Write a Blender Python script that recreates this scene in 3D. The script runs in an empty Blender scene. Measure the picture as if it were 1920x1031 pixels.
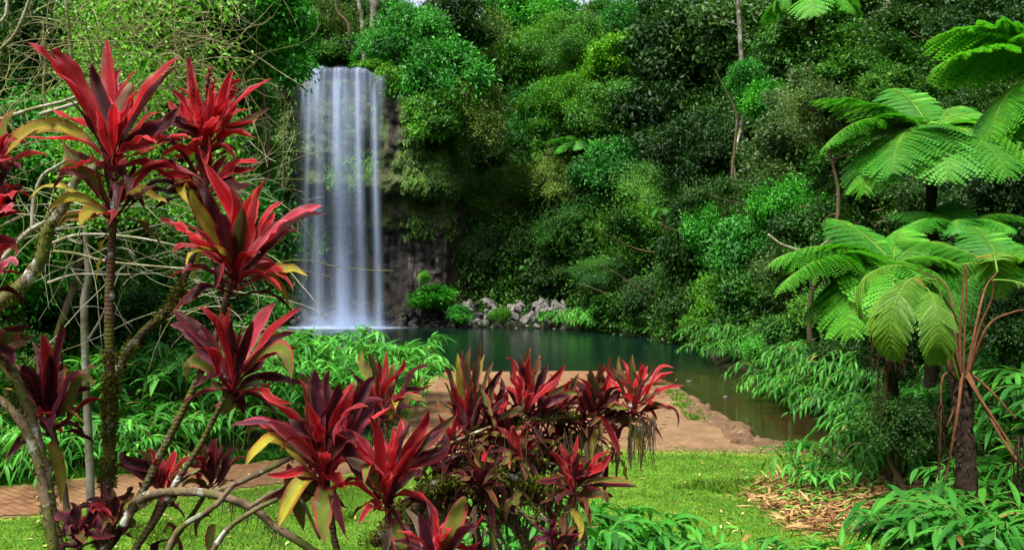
import bpy, math, numpy as np
from mathutils import Vector, Matrix
sc = bpy.context.scene
COL = sc.collection
F = 1663.0          # focal length in pixels of the 1920 px wide photograph
CX, CY, EYE = 960.0, 515.5, 3.5
rad = math.radians
FAST = False

def at(px, py, Y):
    return np.array([(px-CX)/F*Y, Y, EYE-(py-CY)/F*Y])

# ---------------------------------------------------------------- numeric noise
def _h(ix, iy, iz, s):
    n = (ix*374761393 + iy*668265263 + iz*2147483647 + s*1274126177) & 0xffffffff
    n = ((n ^ (n >> 13))*1274126177) & 0xffffffff
    n = ((n ^ (n >> 16))*2246822519) & 0xffffffff
    return ((n ^ (n >> 15)) & 0xffffff)/float(0xffffff)
def vnoise(x, y, z=0.0, s=0):
    x, y, z = np.broadcast_arrays(np.asarray(x, float), np.asarray(y, float), np.asarray(z, float))
    fx, fy, fz = np.floor(x), np.floor(y), np.floor(z)
    ix, iy, iz = fx.astype(np.int64), fy.astype(np.int64), fz.astype(np.int64)
    tx, ty, tz = x-fx, y-fy, z-fz
    tx, ty, tz = tx*tx*(3-2*tx), ty*ty*(3-2*ty), tz*tz*(3-2*tz)
    r = 0
    for a in (0, 1):
        for b in (0, 1):
            for c in (0, 1):
                w = (tx if a else 1-tx)*(ty if b else 1-ty)*(tz if c else 1-tz)
                r = r + w*_h(ix+a, iy+b, iz+c, s)
    return r
def fbm(x, y, z=0.0, s=0, o=4):
    r, a, t = 0, 1.0, 0
    for k in range(o):
        r = r + a*vnoise(np.asarray(x)*2**k, np.asarray(y)*2**k, np.asarray(z)*2**k, s+k*17); t += a; a *= .5
    return r/t
def sstep(a, b, x):
    t = np.clip((np.asarray(x, float)-a)/(b-a), 0, 1); return t*t*(3-2*t)
def unit(v):
    return v/np.maximum(np.linalg.norm(v, axis=-1, keepdims=True), 1e-9)

# ---------------------------------------------------------------- mesh building
class MB:
    def __init__(s): s.V = []; s.Q = []; s.T = []; s.A = {}; s.n = 0; s.smooth = False
    def add(s, V, Q=None, T=None, **attrs):
        V = np.asarray(V, float).reshape(-1, 3); k = len(V)
        if Q is not None and len(Q): s.Q.append(np.asarray(Q, np.int64).reshape(-1, 4)+s.n)
        if T is not None and len(T): s.T.append(np.asarray(T, np.int64).reshape(-1, 3)+s.n)
        for a, v in attrs.items():
            v = np.asarray(v, float)
            if a.startswith('c'):
                v = np.broadcast_to(v.reshape(-1, 4) if v.size > 4 else v.reshape(1, 4), (k, 4))
            else:
                v = np.broadcast_to(v.reshape(-1), (k,)) if v.size in (1, k) else v
            s.A.setdefault(a, []).append((s.n, v))
        s.V.append(V); s.n += k
    def mesh(s, name, mat=None, smooth=False):
        V = np.concatenate(s.V); Q = np.concatenate(s.Q) if s.Q else np.zeros((0, 4), np.int64)
        T = np.concatenate(s.T) if s.T else np.zeros((0, 3), np.int64)
        me = bpy.data.meshes.new(name)
        me.vertices.add(len(V)); me.vertices.foreach_set('co', V.astype(np.float32).ravel())
        nl = len(Q)*4+len(T)*3
        me.loops.add(nl); me.polygons.add(len(Q)+len(T))
        me.loops.foreach_set('vertex_index', np.concatenate([Q.ravel(), T.ravel()]).astype(np.int32))
        st = np.concatenate([np.arange(len(Q))*4, len(Q)*4+np.arange(len(T))*3]).astype(np.int32)
        me.polygons.foreach_set('loop_start', st)
        if smooth: me.polygons.foreach_set('use_smooth', np.ones(len(st), bool))
        me.update(calc_edges=True)
        for a, L in s.A.items():
            if a.startswith('c'):
                d = me.attributes.new(a, 'FLOAT_COLOR', 'POINT'); arr = np.zeros((len(V), 4), np.float32)
                for o, v in L: arr[o:o+len(v)] = v
                d.data.foreach_set('color', arr.ravel())
            else:
                d = me.attributes.new(a, 'FLOAT', 'POINT'); arr = np.zeros(len(V), np.float32)
                for o, v in L: arr[o:o+len(v)] = v
                d.data.foreach_set('value', arr)
        if mat is not None: me.materials.append(mat)
        me.validate()
        return me
    def build(s, name, mat=None, parent=None, smooth=False, loc=None):
        me = s.mesh(name, mat, smooth); return link(name, me, parent, loc)

def link(name, me, parent=None, loc=None):
    o = bpy.data.objects.new(name, me); COL.objects.link(o)
    if parent is not None: o.parent = parent
    if loc is not None: o.location = [float(c) for c in loc]
    return o
def tag(o, label=None, cat=None, group=None, kind=None):
    if label: o['label'] = label
    if cat: o['category'] = cat
    if group: o['group'] = group
    if kind: o['kind'] = kind
    return o
def empty(name, loc, rz=0.0):
    o = bpy.data.objects.new(name, None); COL.objects.link(o); o.empty_display_size = .2
    o.location = [float(c) for c in loc]; o.rotation_euler = (0, 0, rz); return o
def copy_tree(o, parent=None):
    c = o.copy(); COL.objects.link(c); c.parent = parent
    for ch in list(o.children): copy_tree(ch, c)
    return c
def setmat(o, m):
    o.material_slots[0].link = 'OBJECT'; o.material_slots[0].material = m

def smoothpath(P, n):
    P = np.asarray(P, float); m = len(P)
    if m < 3:
        t = np.linspace(0, 1, n)[:, None]; return P[0]*(1-t)+P[-1]*t
    E = np.vstack([2*P[0]-P[1], P, 2*P[-1]-P[-2]])
    u = np.linspace(0, m-1-1e-6, n); i = u.astype(int); t = (u-i)[:, None]
    a, b, c, d = E[i], E[i+1], E[i+2], E[i+3]
    return .5*((2*b)+(-a+c)*t+(2*a-5*b+4*c-d)*t*t+(-a+3*b-3*c+d)*t**3)
def tube(mb, P, R, k=8, cap=True, bump=0.0, rng=None, **attrs):
    P = np.asarray(P, float); n = len(P); R = np.broadcast_to(np.asarray(R, float), (n,))
    T = unit(np.gradient(P, axis=0))
    ref = np.array([0, 0, 1.0]) if abs(T[0][2]) < .9 else np.array([1.0, 0, 0])
    N = unit(np.cross(T[0], ref)); Ns = [N]
    for i in range(1, n):
        N = unit(N-T[i]*np.dot(N, T[i])); Ns.append(N)
    Ns = np.array(Ns); B = np.cross(T, Ns)
    a = np.arange(k)/k*2*math.pi
    rr = R[:, None]*np.ones((1, k))
    if bump and rng is not None: rr = rr*(1+bump*(rng.random((n, k))-.5)*2)
    V = P[:, None]+rr[..., None]*(np.cos(a)[None, :, None]*Ns[:, None]+np.sin(a)[None, :, None]*B[:, None])
    i = np.arange(n-1)[:, None]*k; j = np.arange(k)[None]; j2 = (j+1) % k
    Q = np.stack([i+j, i+j2, i+k+j2, i+k+j], -1).reshape(-1, 4)
    V = V.reshape(-1, 3); Tt = []
    if cap:
        V = np.vstack([V, P[0], P[-1]+T[-1]*R[-1]*.5]); c0, c1 = n*k, n*k+1
        for q in range(k):
            Tt.append([c0, (q+1) % k, q]); Tt.append([c1, (n-1)*k+q, (n-1)*k+(q+1) % k])
    mb.add(V, Q, Tt, **attrs)

# ---------------------------------------------------------------- leaf clouds
def leafquads(mb, C, D, N, L, W, tint, fold=.12, droop=0.15):
    """one pointed leaf of two faces per row, folded on its midrib"""
    C = np.asarray(C, float); n = len(C)
    D = unit(D); S = unit(np.cross(D, N)); U = np.cross(S, D)
    L = np.broadcast_to(L, (n,))[:, None]; W = np.broadcast_to(W, (n,))[:, None]
    tip = C+D*L-U*L*droop
    mid = C+D*L*.48
    V = np.stack([C, mid+S*W*.5+U*W*fold, tip, mid-S*W*.5+U*W*fold], 1).reshape(-1, 3)
    i = np.arange(n)[:, None]*4
    T = np.concatenate([i+np.array([[0, 1, 2]]), i+np.array([[0, 2, 3]])], 1).reshape(-1, 3)
    mb.add(V, None, T, tint=np.repeat(np.broadcast_to(tint, (n,)), 4))

def sphere_dirs(rng, n, up=0.0):
    v = rng.normal(size=(n, 3)); v = unit(v); v[:, 2] += up; return unit(v)
# ---------------------------------------------------------------- materials
def newmat(name):
    m = bpy.data.materials.new(name); m.use_nodes = True; nt = m.node_tree; nt.nodes.clear()
    out = nt.nodes.new('ShaderNodeOutputMaterial')
    return m, nt, out
def nd(nt, t, **k):
    n = nt.nodes.new(t)
    for a, v in k.items():
        if a.startswith('i_'): n.inputs[a[2:].replace('_', ' ')].default_value = v
        else: setattr(n, a, v)
    return n
def ramp(nt, fac, stops, interp='LINEAR'):
    r = nt.nodes.new('ShaderNodeValToRGB'); r.color_ramp.interpolation = interp
    e = r.color_ramp.elements
    while len(e) < len(stops): e.new(.5)
    for k, (p, c) in enumerate(stops): e[k].position = p; e[k].color = (*c, 1) if len(c) == 3 else c
    nt.links.new(fac, r.inputs[0]); return r.outputs[0]
def noise(nt, scale, detail=4, vec=None, rough=.55, dim='3D'):
    n = nd(nt, 'ShaderNodeTexNoise'); n.noise_dimensions = dim
    n.inputs['Scale'].default_value = scale; n.inputs['Detail'].default_value = detail; n.inputs['Roughness'].default_value = rough
    if vec is not None: nt.links.new(vec, n.inputs['Vector'])
    return n.outputs['Fac']
def math_(nt, op, a, b=None, clamp=False):
    n = nd(nt, 'ShaderNodeMath', operation=op, use_clamp=clamp)
    for i, v in enumerate((a, b)):
        if v is None: continue
        if isinstance(v, (int, float)): n.inputs[i].default_value = v
        else: nt.links.new(v, n.inputs[i])
    return n.outputs[0]
def mixc(nt, fac, a, b, mode='MIX'):
    n = nd(nt, 'ShaderNodeMix', data_type='RGBA', blend_type=mode)
    for s, v in ((0, fac), (6, a), (7, b)):
        if isinstance(v, (int, float)): n.inputs[s].default_value = v
        elif isinstance(v, tuple): n.inputs[s].default_value = (*v, 1) if len(v) == 3 else v
        else: nt.links.new(v, n.inputs[s])
    return n.outputs[2]
def attr(nt, name, which='Fac'):
    n = nd(nt, 'ShaderNodeAttribute', attribute_name=name); return n.outputs[which]
def coord(nt, mode='Object', scale=None):
    c = nd(nt, 'ShaderNodeTexCoord').outputs[mode]
    if scale:
        m = nd(nt, 'ShaderNodeMapping'); m.inputs['Scale'].default_value = scale; nt.links.new(c, m.inputs[0]); c = m.outputs[0]
    return c
def principled(nt, out, color, rough=.5, spec=.5, bump=None, bstr=.3, bdist=.02, transl=0.0, tcol=None):
    p = nd(nt, 'ShaderNodeBsdfPrincipled')
    if isinstance(color, tuple): p.inputs['Base Color'].default_value = (*color, 1)
    else: nt.links.new(color, p.inputs['Base Color'])
    if isinstance(rough, (int, float)): p.inputs['Roughness'].default_value = rough
    else: nt.links.new(rough, p.inputs['Roughness'])
    p.inputs['Specular IOR Level'].default_value = spec
    if bump is not None:
        b = nd(nt, 'ShaderNodeBump'); b.inputs['Strength'].default_value = bstr; b.inputs['Distance'].default_value = bdist
        nt.links.new(bump, b.inputs['Height']); nt.links.new(b.outputs[0], p.inputs['Normal'])
    sh = p.outputs[0]
    if transl:
        t = nd(nt, 'ShaderNodeBsdfTranslucent'); c = tcol if tcol is not None else color
        if isinstance(c, tuple): t.inputs[0].default_value = (*c, 1)
        else: nt.links.new(c, t.inputs[0])
        mx = nd(nt, 'ShaderNodeMixShader'); mx.inputs[0].default_value = transl
        nt.links.new(sh, mx.inputs[1]); nt.links.new(t.outputs[0], mx.inputs[2]); sh = mx.outputs[0]
    nt.links.new(sh, out.inputs[0]); return p

def leafmat(name, lo, mid, hi, transl=.3, rough=.5, spec=.3, patch=.35, brown=None):
    """leaf colour: each leaf's own tint, patches of older and younger growth, each plant a little different"""
    m, nt, out = newmat(name)
    t = attr(nt, 'tint')
    n = noise(nt, patch, 2, coord(nt, 'Object'))
    n = math_(nt, 'MULTIPLY', math_(nt, 'SUBTRACT', n, .5), 1.1)
    oi = nd(nt, 'ShaderNodeObjectInfo').outputs['Random']
    o2 = math_(nt, 'MULTIPLY', math_(nt, 'SUBTRACT', oi, .5), .42)
    f = math_(nt, 'ADD', math_(nt, 'ADD', t, n), o2, True)
    stops = [(0, lo), (.5, mid), (.93, hi)]
    c = ramp(nt, f, stops)
    if brown:
        g = math_(nt, 'GREATER_THAN', t, .985); c = mixc(nt, g, c, brown)
    tc = mixc(nt, 1.0, c, (1.0, 1.0, .5), 'MULTIPLY')
    principled(nt, out, c, rough, spec, transl=transl, tcol=tc)
    return m
def G(r, g, b, k=1.0): return (r*k, g*k, b*k)
M = {}
M['emerald'] = leafmat('leaf_emerald', (.012, .10, .010), (.038, .26, .018), (.11, .50, .035))
M['lime'] = leafmat('leaf_lime', (.03, .13, .007), (.085, .30, .013), (.20, .50, .03))
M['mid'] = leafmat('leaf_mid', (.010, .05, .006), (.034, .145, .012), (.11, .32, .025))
M['dark'] = leafmat('leaf_dark', (.007, .030, .004), (.022, .080, .008), (.065, .18, .018), rough=.5, spec=.3)  # deep green foliage, darkened a step so its colour also carries shade
M['olive'] = leafmat('leaf_olive', (.022, .06, .008), (.08, .165, .018), (.19, .30, .04), brown=(.12, .06, .02))
M['grey'] = leafmat('leaf_greygreen', (.025, .065, .014), (.08, .165, .04), (.20, .32, .10), rough=.5, spec=.3, brown=(.12, .08, .05))
M['under'] = leafmat('leaf_understory_shade', (.006, .026, .003), (.022, .086, .008), (.065, .20, .016), patch=.25)  # understory green, lowered so forest shade is partly put into the colour
M['gingerA'] = leafmat('ginger_leaf', (.018, .12, .012), (.045, .27, .022), (.13, .47, .05), rough=.48, spec=.25, patch=.6, brown=(.3, .22, .06))
M['gingerB'] = leafmat('ginger_leaf_deep', (.012, .085, .010), (.032, .19, .017), (.085, .33, .03), rough=.5, spec=.2, patch=.6, brown=(.25, .18, .05))
M['fern'] = leafmat('fern_frond', (.02, .15, .010), (.065, .33, .018), (.17, .54, .04), rough=.5, patch=.8, transl=.45)
M['fernyel'] = leafmat('fern_frond_yellow', (.06, .16, .01), (.14, .33, .02), (.30, .48, .035), rough=.5, patch=.9, transl=.35, brown=(.3, .16, .03))
M['ferndead'] = leafmat('fern_frond_dead', (.03, .012, .006), (.07, .028, .012), (.14, .06, .03), transl=.1)
M['moss'] = leafmat('moss', (.02, .03, .004), (.07, .09, .01), (.2, .22, .025), rough=.9, spec=.05, patch=9, transl=.15)
M['grass'] = leafmat('grass_blades', (.045, .13, .008), (.12, .26, .014), (.27, .42, .035), rough=.5, patch=.5, brown=(.3, .24, .07))
M['litter'] = leafmat('dry_leaf', (.17, .075, .03), (.50, .32, .12), (.76, .60, .26), rough=.6, patch=2.5, transl=.1)
M['clifffern'] = leafmat('cliff_fern', (.015, .05, .005), (.05, .14, .012), (.14, .3, .025), patch=.7, brown=(.12, .07, .02))

def bark(name, a, b, lichen=None, scale=14, moss=None, ring=0):
    m, nt, out = newmat(name); co = coord(nt, 'Object')
    c = ramp(nt, noise(nt, scale, 6, co, .65), [(.3, a), (.7, b)])
    if lichen: c = mixc(nt, ramp(nt, noise(nt, scale*.45, 4, co, .6), [(.56, (0, 0, 0)), (.62, (1, 1, 1))]), c, lichen)
    if moss: c = mixc(nt, ramp(nt, noise(nt, scale*.3+1, 4, co, .6), [(.47, (0, 0, 0)), (.6, (1, 1, 1))]), c, moss)
    h = noise(nt, scale*3, 5, co, .7)
    if ring:
        w = nd(nt, 'ShaderNodeTexWave', wave_type='BANDS', bands_direction='Z'); w.inputs['Scale'].default_value = ring
        w.inputs['Distortion'].default_value = 3; nt.links.new(co, w.inputs[0])
        h = math_(nt, 'ADD', math_(nt, 'MULTIPLY', w.outputs['Fac'], .3), h)
    principled(nt, out, c, .85, .2, bump=h, bstr=.7, bdist=.01)
    return m
M['bark'] = bark('bark_brown', (.05, .033, .02), (.16, .11, .065), moss=(.05, .07, .012), scale=5)
M['palebark'] = bark('bark_pale', (.22, .19, .15), (.5, .46, .40), moss=(.12, .13, .05), scale=4)
M['greybark'] = bark('bark_grey', (.09, .08, .065), (.26, .235, .20), lichen=(.38, .38, .35), moss=(.06, .07, .02), scale=4)
M['cordbark'] = bark('cordyline_bark', (.035, .02, .012), (.15, .095, .05), lichen=(.42, .44, .38), moss=(.09, .1, .015), scale=18, ring=17)
M['lichenbark'] = bark('lichen_bark', (.07, .045, .025), (.24, .18, .11), lichen=(.5, .52, .47), moss=(.1, .12, .02), scale=12)
M['twig'] = bark('vine_twig', (.11, .10, .045), (.36, .34, .17), moss=(.18, .2, .05), scale=6)
M['twigpale'] = bark('pale_branch', (.18, .16, .11), (.48, .46, .37), moss=(.2, .2, .08), scale=6)
M['fernbark'] = bark('tree_fern_trunk', (.012, .008, .005), (.07, .045, .028), scale=25)
M['stipe'] = bark('fern_stalk', (.07, .028, .012), (.19, .08, .032), scale=10)
M['stipeg'] = bark('fern_stalk_green', (.07, .17, .015), (.16, .30, .03), scale=10)
M['cane'] = bark('ginger_cane', (.06, .14, .02), (.16, .26, .05), scale=6)
M['reddish'] = bark('cordyline_stalk', (.12, .015, .02), (.3, .04, .05), scale=20)

# cordyline leaf: own centre and margin colours, red margins brightened as painted sheen, streaked along its length
def timat():
    m, nt, out = newmat('cordyline_leaf')
    u = attr(nt, 'lu'); v = attr(nt, 'lv'); s = attr(nt, 'seed')
    cm = attr(nt, 'c_mid', 'Color'); ce = attr(nt, 'c_edge', 'Color')
    cb = nd(nt, 'ShaderNodeCombineXYZ'); nt.links.new(math_(nt, 'MULTIPLY', u, 4.0), cb.inputs[0])
    nt.links.new(math_(nt, 'MULTIPLY', v, 1.1), cb.inputs[1]); nt.links.new(math_(nt, 'MULTIPLY', s, 37.0), cb.inputs[2])
    st = noise(nt, 1.6, 4, cb.outputs[0], .6)
    au = math_(nt, 'ABSOLUTE', u)
    f = math_(nt, 'ADD', au, math_(nt, 'MULTIPLY', math_(nt, 'SUBTRACT', st, .5), 1.5))
    f = ramp(nt, f, [(.50, (0, 0, 0)), (.88, (1, 1, 1))])
    c = mixc(nt, f, cm, ce)
    pn = noise(nt, 26, 5, coord(nt, 'Object'), .65)
    c = mixc(nt, ramp(nt, pn, [(.55, (0, 0, 0)), (.72, (.8, .8, .8))]), c, mixc(nt, .6, c, (.10, .055, .025)))
    pt = ramp(nt, noise(nt, 7.5, 4, coord(nt, 'Object'), .6), [(.42, (0, 0, 0)), (.68, (.5, .5, .5))])
    c = mixc(nt, pt, c, mixc(nt, .72, c, (.055, .022, .016)))
    # veins
    fine = nd(nt, 'ShaderNodeTexWave', wave_type='BANDS', bands_direction='X'); fine.inputs['Scale'].default_value = 3.2
    fine.inputs['Distortion'].default_value = .6
    nt.links.new(cb.outputs[0], fine.inputs[0])
    mid = ramp(nt, au, [(0, (1, 1, 1)), (.07, (0, 0, 0))])
    c = mixc(nt, math_(nt, 'MULTIPLY', mid, .45), c, ce)
    tip = ramp(nt, v, [(.93, (0, 0, 0)), (1, (.8, .8, .8))])
    c = mixc(nt, tip, c, (.22, .13, .07))
    # vein relief and patchy roughness
    h = math_(nt, 'ADD', fine.outputs['Fac'], math_(nt, 'MULTIPLY', st, 2.0))
    rg = ramp(nt, noise(nt, 11, 3, coord(nt, 'Object')), [(.3, (.30, .30, .30)), (.7, (.55, .55, .55))])
    principled(nt, out, c, rg, .28, bump=h, bstr=.5, bdist=.004, transl=.3, tcol=c)
    return m
M['ti'] = timat()

def rockmat(name, a, b, c3, moss, mossamt, rough=.5, scale=1.6, wet=False):
    m, nt, out = newmat(name); co = coord(nt, 'Object')
    oi = nd(nt, 'ShaderNodeObjectInfo').outputs['Random']
    base = ramp(nt, noise(nt, scale, 8, co, .68), [(.28, a), (.55, b), (.78, c3)])
    base = mixc(nt, .5, base, mixc(nt, 1, base, ramp(nt, oi, [(0, (.55, .55, .58)), (1, (1.35, 1.28, 1.15))]), 'MULTIPLY'))
    if moss:
        nz = nd(nt, 'ShaderNodeSeparateXYZ'); g = nd(nt, 'ShaderNodeNewGeometry'); nt.links.new(g.outputs['Normal'], nz.inputs[0])
        f = math_(nt, 'ADD', noise(nt, scale*.8, 6, co, .7), math_(nt, 'MULTIPLY', nz.outputs[2], .16))
        base = mixc(nt, ramp(nt, f, [(mossamt, (0, 0, 0)), (mossamt+.08, (1, 1, 1))]), base, moss)
    principled(nt, out, base, rough, .5 if wet else .3, bump=noise(nt, scale*5, 8, co, .7), bstr=.8, bdist=.12)
    return m
M['darkrock'] = rockmat('wet_dark_rock', (.008, .008, .010), (.022, .021, .024), (.06, .055, .05), (.03, .06, .01), .62, .4, 2.2, True)
M['palerock'] = rockmat('pale_rock', (.07, .065, .06), (.20, .19, .18), (.42, .41, .40), (.06, .08, .02), .68, .75, 2.5)

def cliffmat():
    m, nt, out = newmat('basalt_cliff'); co = coord(nt, 'Object')
    st = coord(nt, 'Object', (1.0, 1.0, .22))
    base = ramp(nt, noise(nt, 1.1, 8, st, .7), [(.25, (.005, .004, .004)), (.5, (.017, .013, .010)), (.72, (.048, .034, .024))])
    br = ramp(nt, noise(nt, .5, 5, st, .6), [(.54, (0, 0, 0)), (.66, (1, 1, 1))])
    base = mixc(nt, math_(nt, 'MULTIPLY', br, .8), base, ramp(nt, noise(nt, 2.5, 6, st, .7), [(.3, (.03, .015, .008)), (.7, (.14, .065, .03))]))
    lich = math_(nt, 'MULTIPLY', ramp(nt, noise(nt, 1.7, 8, st, .75), [(.57, (0, 0, 0)), (.64, (1, 1, 1))]), attr(nt, 'lich'))
    base = mixc(nt, lich, base, (.22, .20, .16))
    ms = math_(nt, 'ADD', noise(nt, 1.0, 7, co, .72), math_(nt, 'MULTIPLY', attr(nt, 'moss'), .32))
    msf = ramp(nt, ms, [(.63, (0, 0, 0)), (.73, (1, 1, 1))])
    mc = ramp(nt, noise(nt, 6, 5, st, .7), [(.3, (.02, .035, .004)), (.7, (.09, .15, .012))])
    base = mixc(nt, msf, base, mc)
    rough = ramp(nt, noise(nt, .8, 3, co), [(.35, (.25, .25, .25)), (.6, (.6, .6, .6))])
    principled(nt, out, base, rough, .5, bump=noise(nt, 5, 9, st, .72), bstr=.9, bdist=.25)
    return m
M['cliff'] = cliffmat()

def groundmat():
    m, nt, out = newmat('ground_soil_and_turf'); co = coord(nt, 'Object')
    gr = ramp(nt, noise(nt, 3.0, 8, co, .7), [(.25, (.035, .10, .008)), (.5, (.085, .20, .014)), (.75, (.17, .29, .028))])
    so = ramp(nt, noise(nt, 2.2, 8, co, .7), [(.25, (.09, .050, .025)), (.55, (.20, .122, .065)), (.8, (.33, .23, .135))])
    so = mixc(nt, ramp(nt, noise(nt, 40, 4, co, .7), [(.4, (0, 0, 0)), (.75, (.5, .5, .5))]), so, (.30, .19, .09))
    hu = ramp(nt, noise(nt, 1.3, 6, co, .7), [(.3, (.008, .008, .004)), (.7, (.03, .028, .012))])
    d = math_(nt, 'ADD', attr(nt, 'dirt'), math_(nt, 'MULTIPLY', math_(nt, 'SUBTRACT', noise(nt, 2.6, 7, co, .7), .5), 1.1))
    df = ramp(nt, d, [(.40, (0, 0, 0)), (.52, (.5, .5, .5)), (.66, (1, 1, 1))])
    fringe = ramp(nt, d, [(.2, (0, 0, 0)), (.42, (1, 1, 1)), (.6, (0, 0, 0))])
    gr = mixc(nt, math_(nt, 'MULTIPLY', fringe, .7), gr, (.30, .33, .05))
    c = mixc(nt, df, gr, so)
    c = mixc(nt, attr(nt, 'wild'), c, hu)
    h = noise(nt, 22, 8, co, .75)
    principled(nt, out, c, .9, .15, bump=h, bstr=.6, bdist=.03)
    return m
M['ground'] = groundmat()
def pathmat():
    m, nt, out = newmat('brick_paving'); co = coord(nt, 'Object')
    mp = nd(nt, 'ShaderNodeMapping'); mp.inputs['Rotation'].default_value = (0, 0, rad(38)); nt.links.new(co, mp.inputs[0])
    b = nd(nt, 'ShaderNodeTexBrick'); b.inputs['Scale'].default_value = 1.0
    b.inputs['Brick Width'].default_value = .24; b.inputs['Row Height'].default_value = .12; b.inputs['Mortar Size'].default_value = .012
    b.inputs['Mortar Smooth'].default_value = .3
    b.inputs['Color1'].default_value = (.165, .085, .036, 1); b.inputs['Color2'].default_value = (.26, .145, .068, 1); b.inputs['Mortar'].default_value = (.10, .052, .024, 1)
    nt.links.new(mp.outputs[0], b.inputs[0])
    so = ramp(nt, noise(nt, 1.6, 8, co, .7), [(.25, (.11, .062, .030)), (.55, (.22, .135, .070)), (.8, (.33, .22, .125))])
    cov = ramp(nt, math_(nt, 'ADD', noise(nt, .55, 6, co, .65), math_(nt, 'MULTIPLY', attr(nt, 'dusty'), .5)), [(.48, (0, 0, 0)), (.68, (.92, .92, .92))])
    c = mixc(nt, cov, b.outputs['Color'], so)
    c = mixc(nt, ramp(nt, noise(nt, .8, 6, co, .7), [(.62, (0, 0, 0)), (.75, (.55, .55, .55))]), c, (.14, .13, .035))
    c = mixc(nt, ramp(nt, noise(nt, 1.1, 3, co), [(.35, (.35, .35, .35)), (.6, (0, 0, 0))]), c, (.2, .09, .045))
    h = math_(nt, 'SUBTRACT', math_(nt, 'MULTIPLY', noise(nt, 30, 6, co, .7), .5), math_(nt, 'MULTIPLY', b.outputs['Fac'], math_(nt, 'SUBTRACT', 1.0, cov)))
    principled(nt, out, c, .85, .2, bump=h, bstr=.6, bdist=.015)
    return m
M['path'] = pathmat()

def watermat():
    m, nt, out = newmat('pool_water'); co = coord(nt, 'Object')
    sh = attr(nt, 'shallow')
    deep = ramp(nt, noise(nt, .12, 3, co), [(.3, (.0013, .008, .005)), (.7, (.0025, .015, .009))])
    bed = ramp(nt, noise(nt, .9, 6, coord(nt, 'Object', (1, .5, 1)), .65), [(.3, (.014, .007, .003)), (.6, (.034, .017, .007)), (.8, (.07, .038, .015))])
    c = mixc(nt, sh, deep, bed)
    p = principled(nt, out, c, .16, .5, bump=noise(nt, 2.2, 4, coord(nt, 'Object', (.6, 1.6, 1)), .6), bstr=.22, bdist=.05)
    p.inputs['IOR'].default_value = 1.33
    return m
M['water'] = watermat()

def veilmat(name, sc_, lo, hi, amt):
    """falling water: thin where the noise streaks and the modelled density are thin"""
    m, nt, out = newmat(name)
    co = coord(nt, 'Object', sc_)
    n = noise(nt, 1.0, 6, co, .62)
    st = ramp(nt, n, [(lo, (0, 0, 0)), (hi, (1, 1, 1))])
    d = attr(nt, 'den')
    st2 = math_(nt, 'ADD', math_(nt, 'MULTIPLY', st, 1-amt), amt)
    a = math_(nt, 'MULTIPLY', st2, d, True)
    df = nd(nt, 'ShaderNodeBsdfDiffuse'); df.inputs[0].default_value = (.62, .75, 1.0, 1)
    tl = nd(nt, 'ShaderNodeBsdfTranslucent'); tl.inputs[0].default_value = (.62, .75, 1.0, 1)
    m2 = nd(nt, 'ShaderNodeMixShader'); m2.inputs[0].default_value = .4
    nt.links.new(df.outputs[0], m2.inputs[1]); nt.links.new(tl.outputs[0], m2.inputs[2])
    tr = nd(nt, 'ShaderNodeBsdfTransparent'); mx = nd(nt, 'ShaderNodeMixShader')
    nt.links.new(a, mx.inputs[0]); nt.links.new(tr.outputs[0], mx.inputs[1]); nt.links.new(m2.outputs[0], mx.inputs[2])
    nt.links.new(mx.outputs[0], out.inputs[0])
    return m
M['veil'] = veilmat('falling_water_veil', (3.2, .3, .10), .40, .72, .12)
M['strand'] = veilmat('falling_water_strand', (2.5, .3, .06), .30, .72, .5)
M['foam'] = veilmat('churned_foam', (.8, .8, .8), .25, .7, .6)
# ---------------------------------------------------------------- the lie of the land
POOL = np.array([(-15.6,61.5),(-8.5,62.5),(-2.3,61.8),(3.6,59.7),(5.75,53.1),(7.6,46.7),(8.6,41.7),(7.3,34),(8.75,31.6),(7.7,26),(7.4,22.9),(7.6,20.4),(8.0,17.5),(8.3,15.5),
    (6.2,15.9),(5.35,16.8),(4.75,17.3),(4.95,18.2),(4.95,19.2),(4.75,21.2),(4.7,23.5),(4.65,25.4),(4.8,28),(4.5,29.7),(-2.3,29.8),(-3.2,26.2),(-7,24.5),(-10,25.5),(-12.5,33),(-13.2,45),(-15.2,56)], float)
def sdf(P, X, Y):
    """signed distance to polygon P, negative inside"""
    X = np.asarray(X, float); Y = np.asarray(Y, float)
    d = np.full(X.shape, 1e9); ins = np.zeros(X.shape, bool); n = len(P)
    for i in range(n):
        a, b = P[i], P[(i+1) % n]; e = b-a; wx, wy = X-a[0], Y-a[1]
        t = np.clip((wx*e[0]+wy*e[1])/(e@e), 0, 1)
        d = np.minimum(d, (wx-e[0]*t)**2+(wy-e[1]*t)**2)
        c1 = (a[1] <= Y) & (b[1] > Y); c2 = (b[1] <= Y) & (a[1] > Y); cr = e[0]*wy-e[1]*wx
        ins ^= (c1 & (cr > 0)) | (c2 & (cr < 0))
    d = np.sqrt(d); return np.where(ins, -d, d)
def XR(Y): return np.interp(Y, [0, 9, 12, 15, 17, 20, 23, 30, 40, 46, 53, 60, 66], [4.0, 4.4, 5.3, 8.0, 8.6, 8.2, 7.9, 9.1, 9.2, 8, 6.4, 4, 2.5])
def XL(Y): return np.interp(Y, [0, 8, 12, 18, 24, 33, 45, 60], [-4.5, -6.5, -9, -9.5, -10, -12.7, -13.6, -16.5])
def YF(X): return np.interp(X, [-30, -22, -16, -3, 1.0, 4, 8], [50, 58, 62.6, 63.2, 63.0, 60.5, 57])
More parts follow.
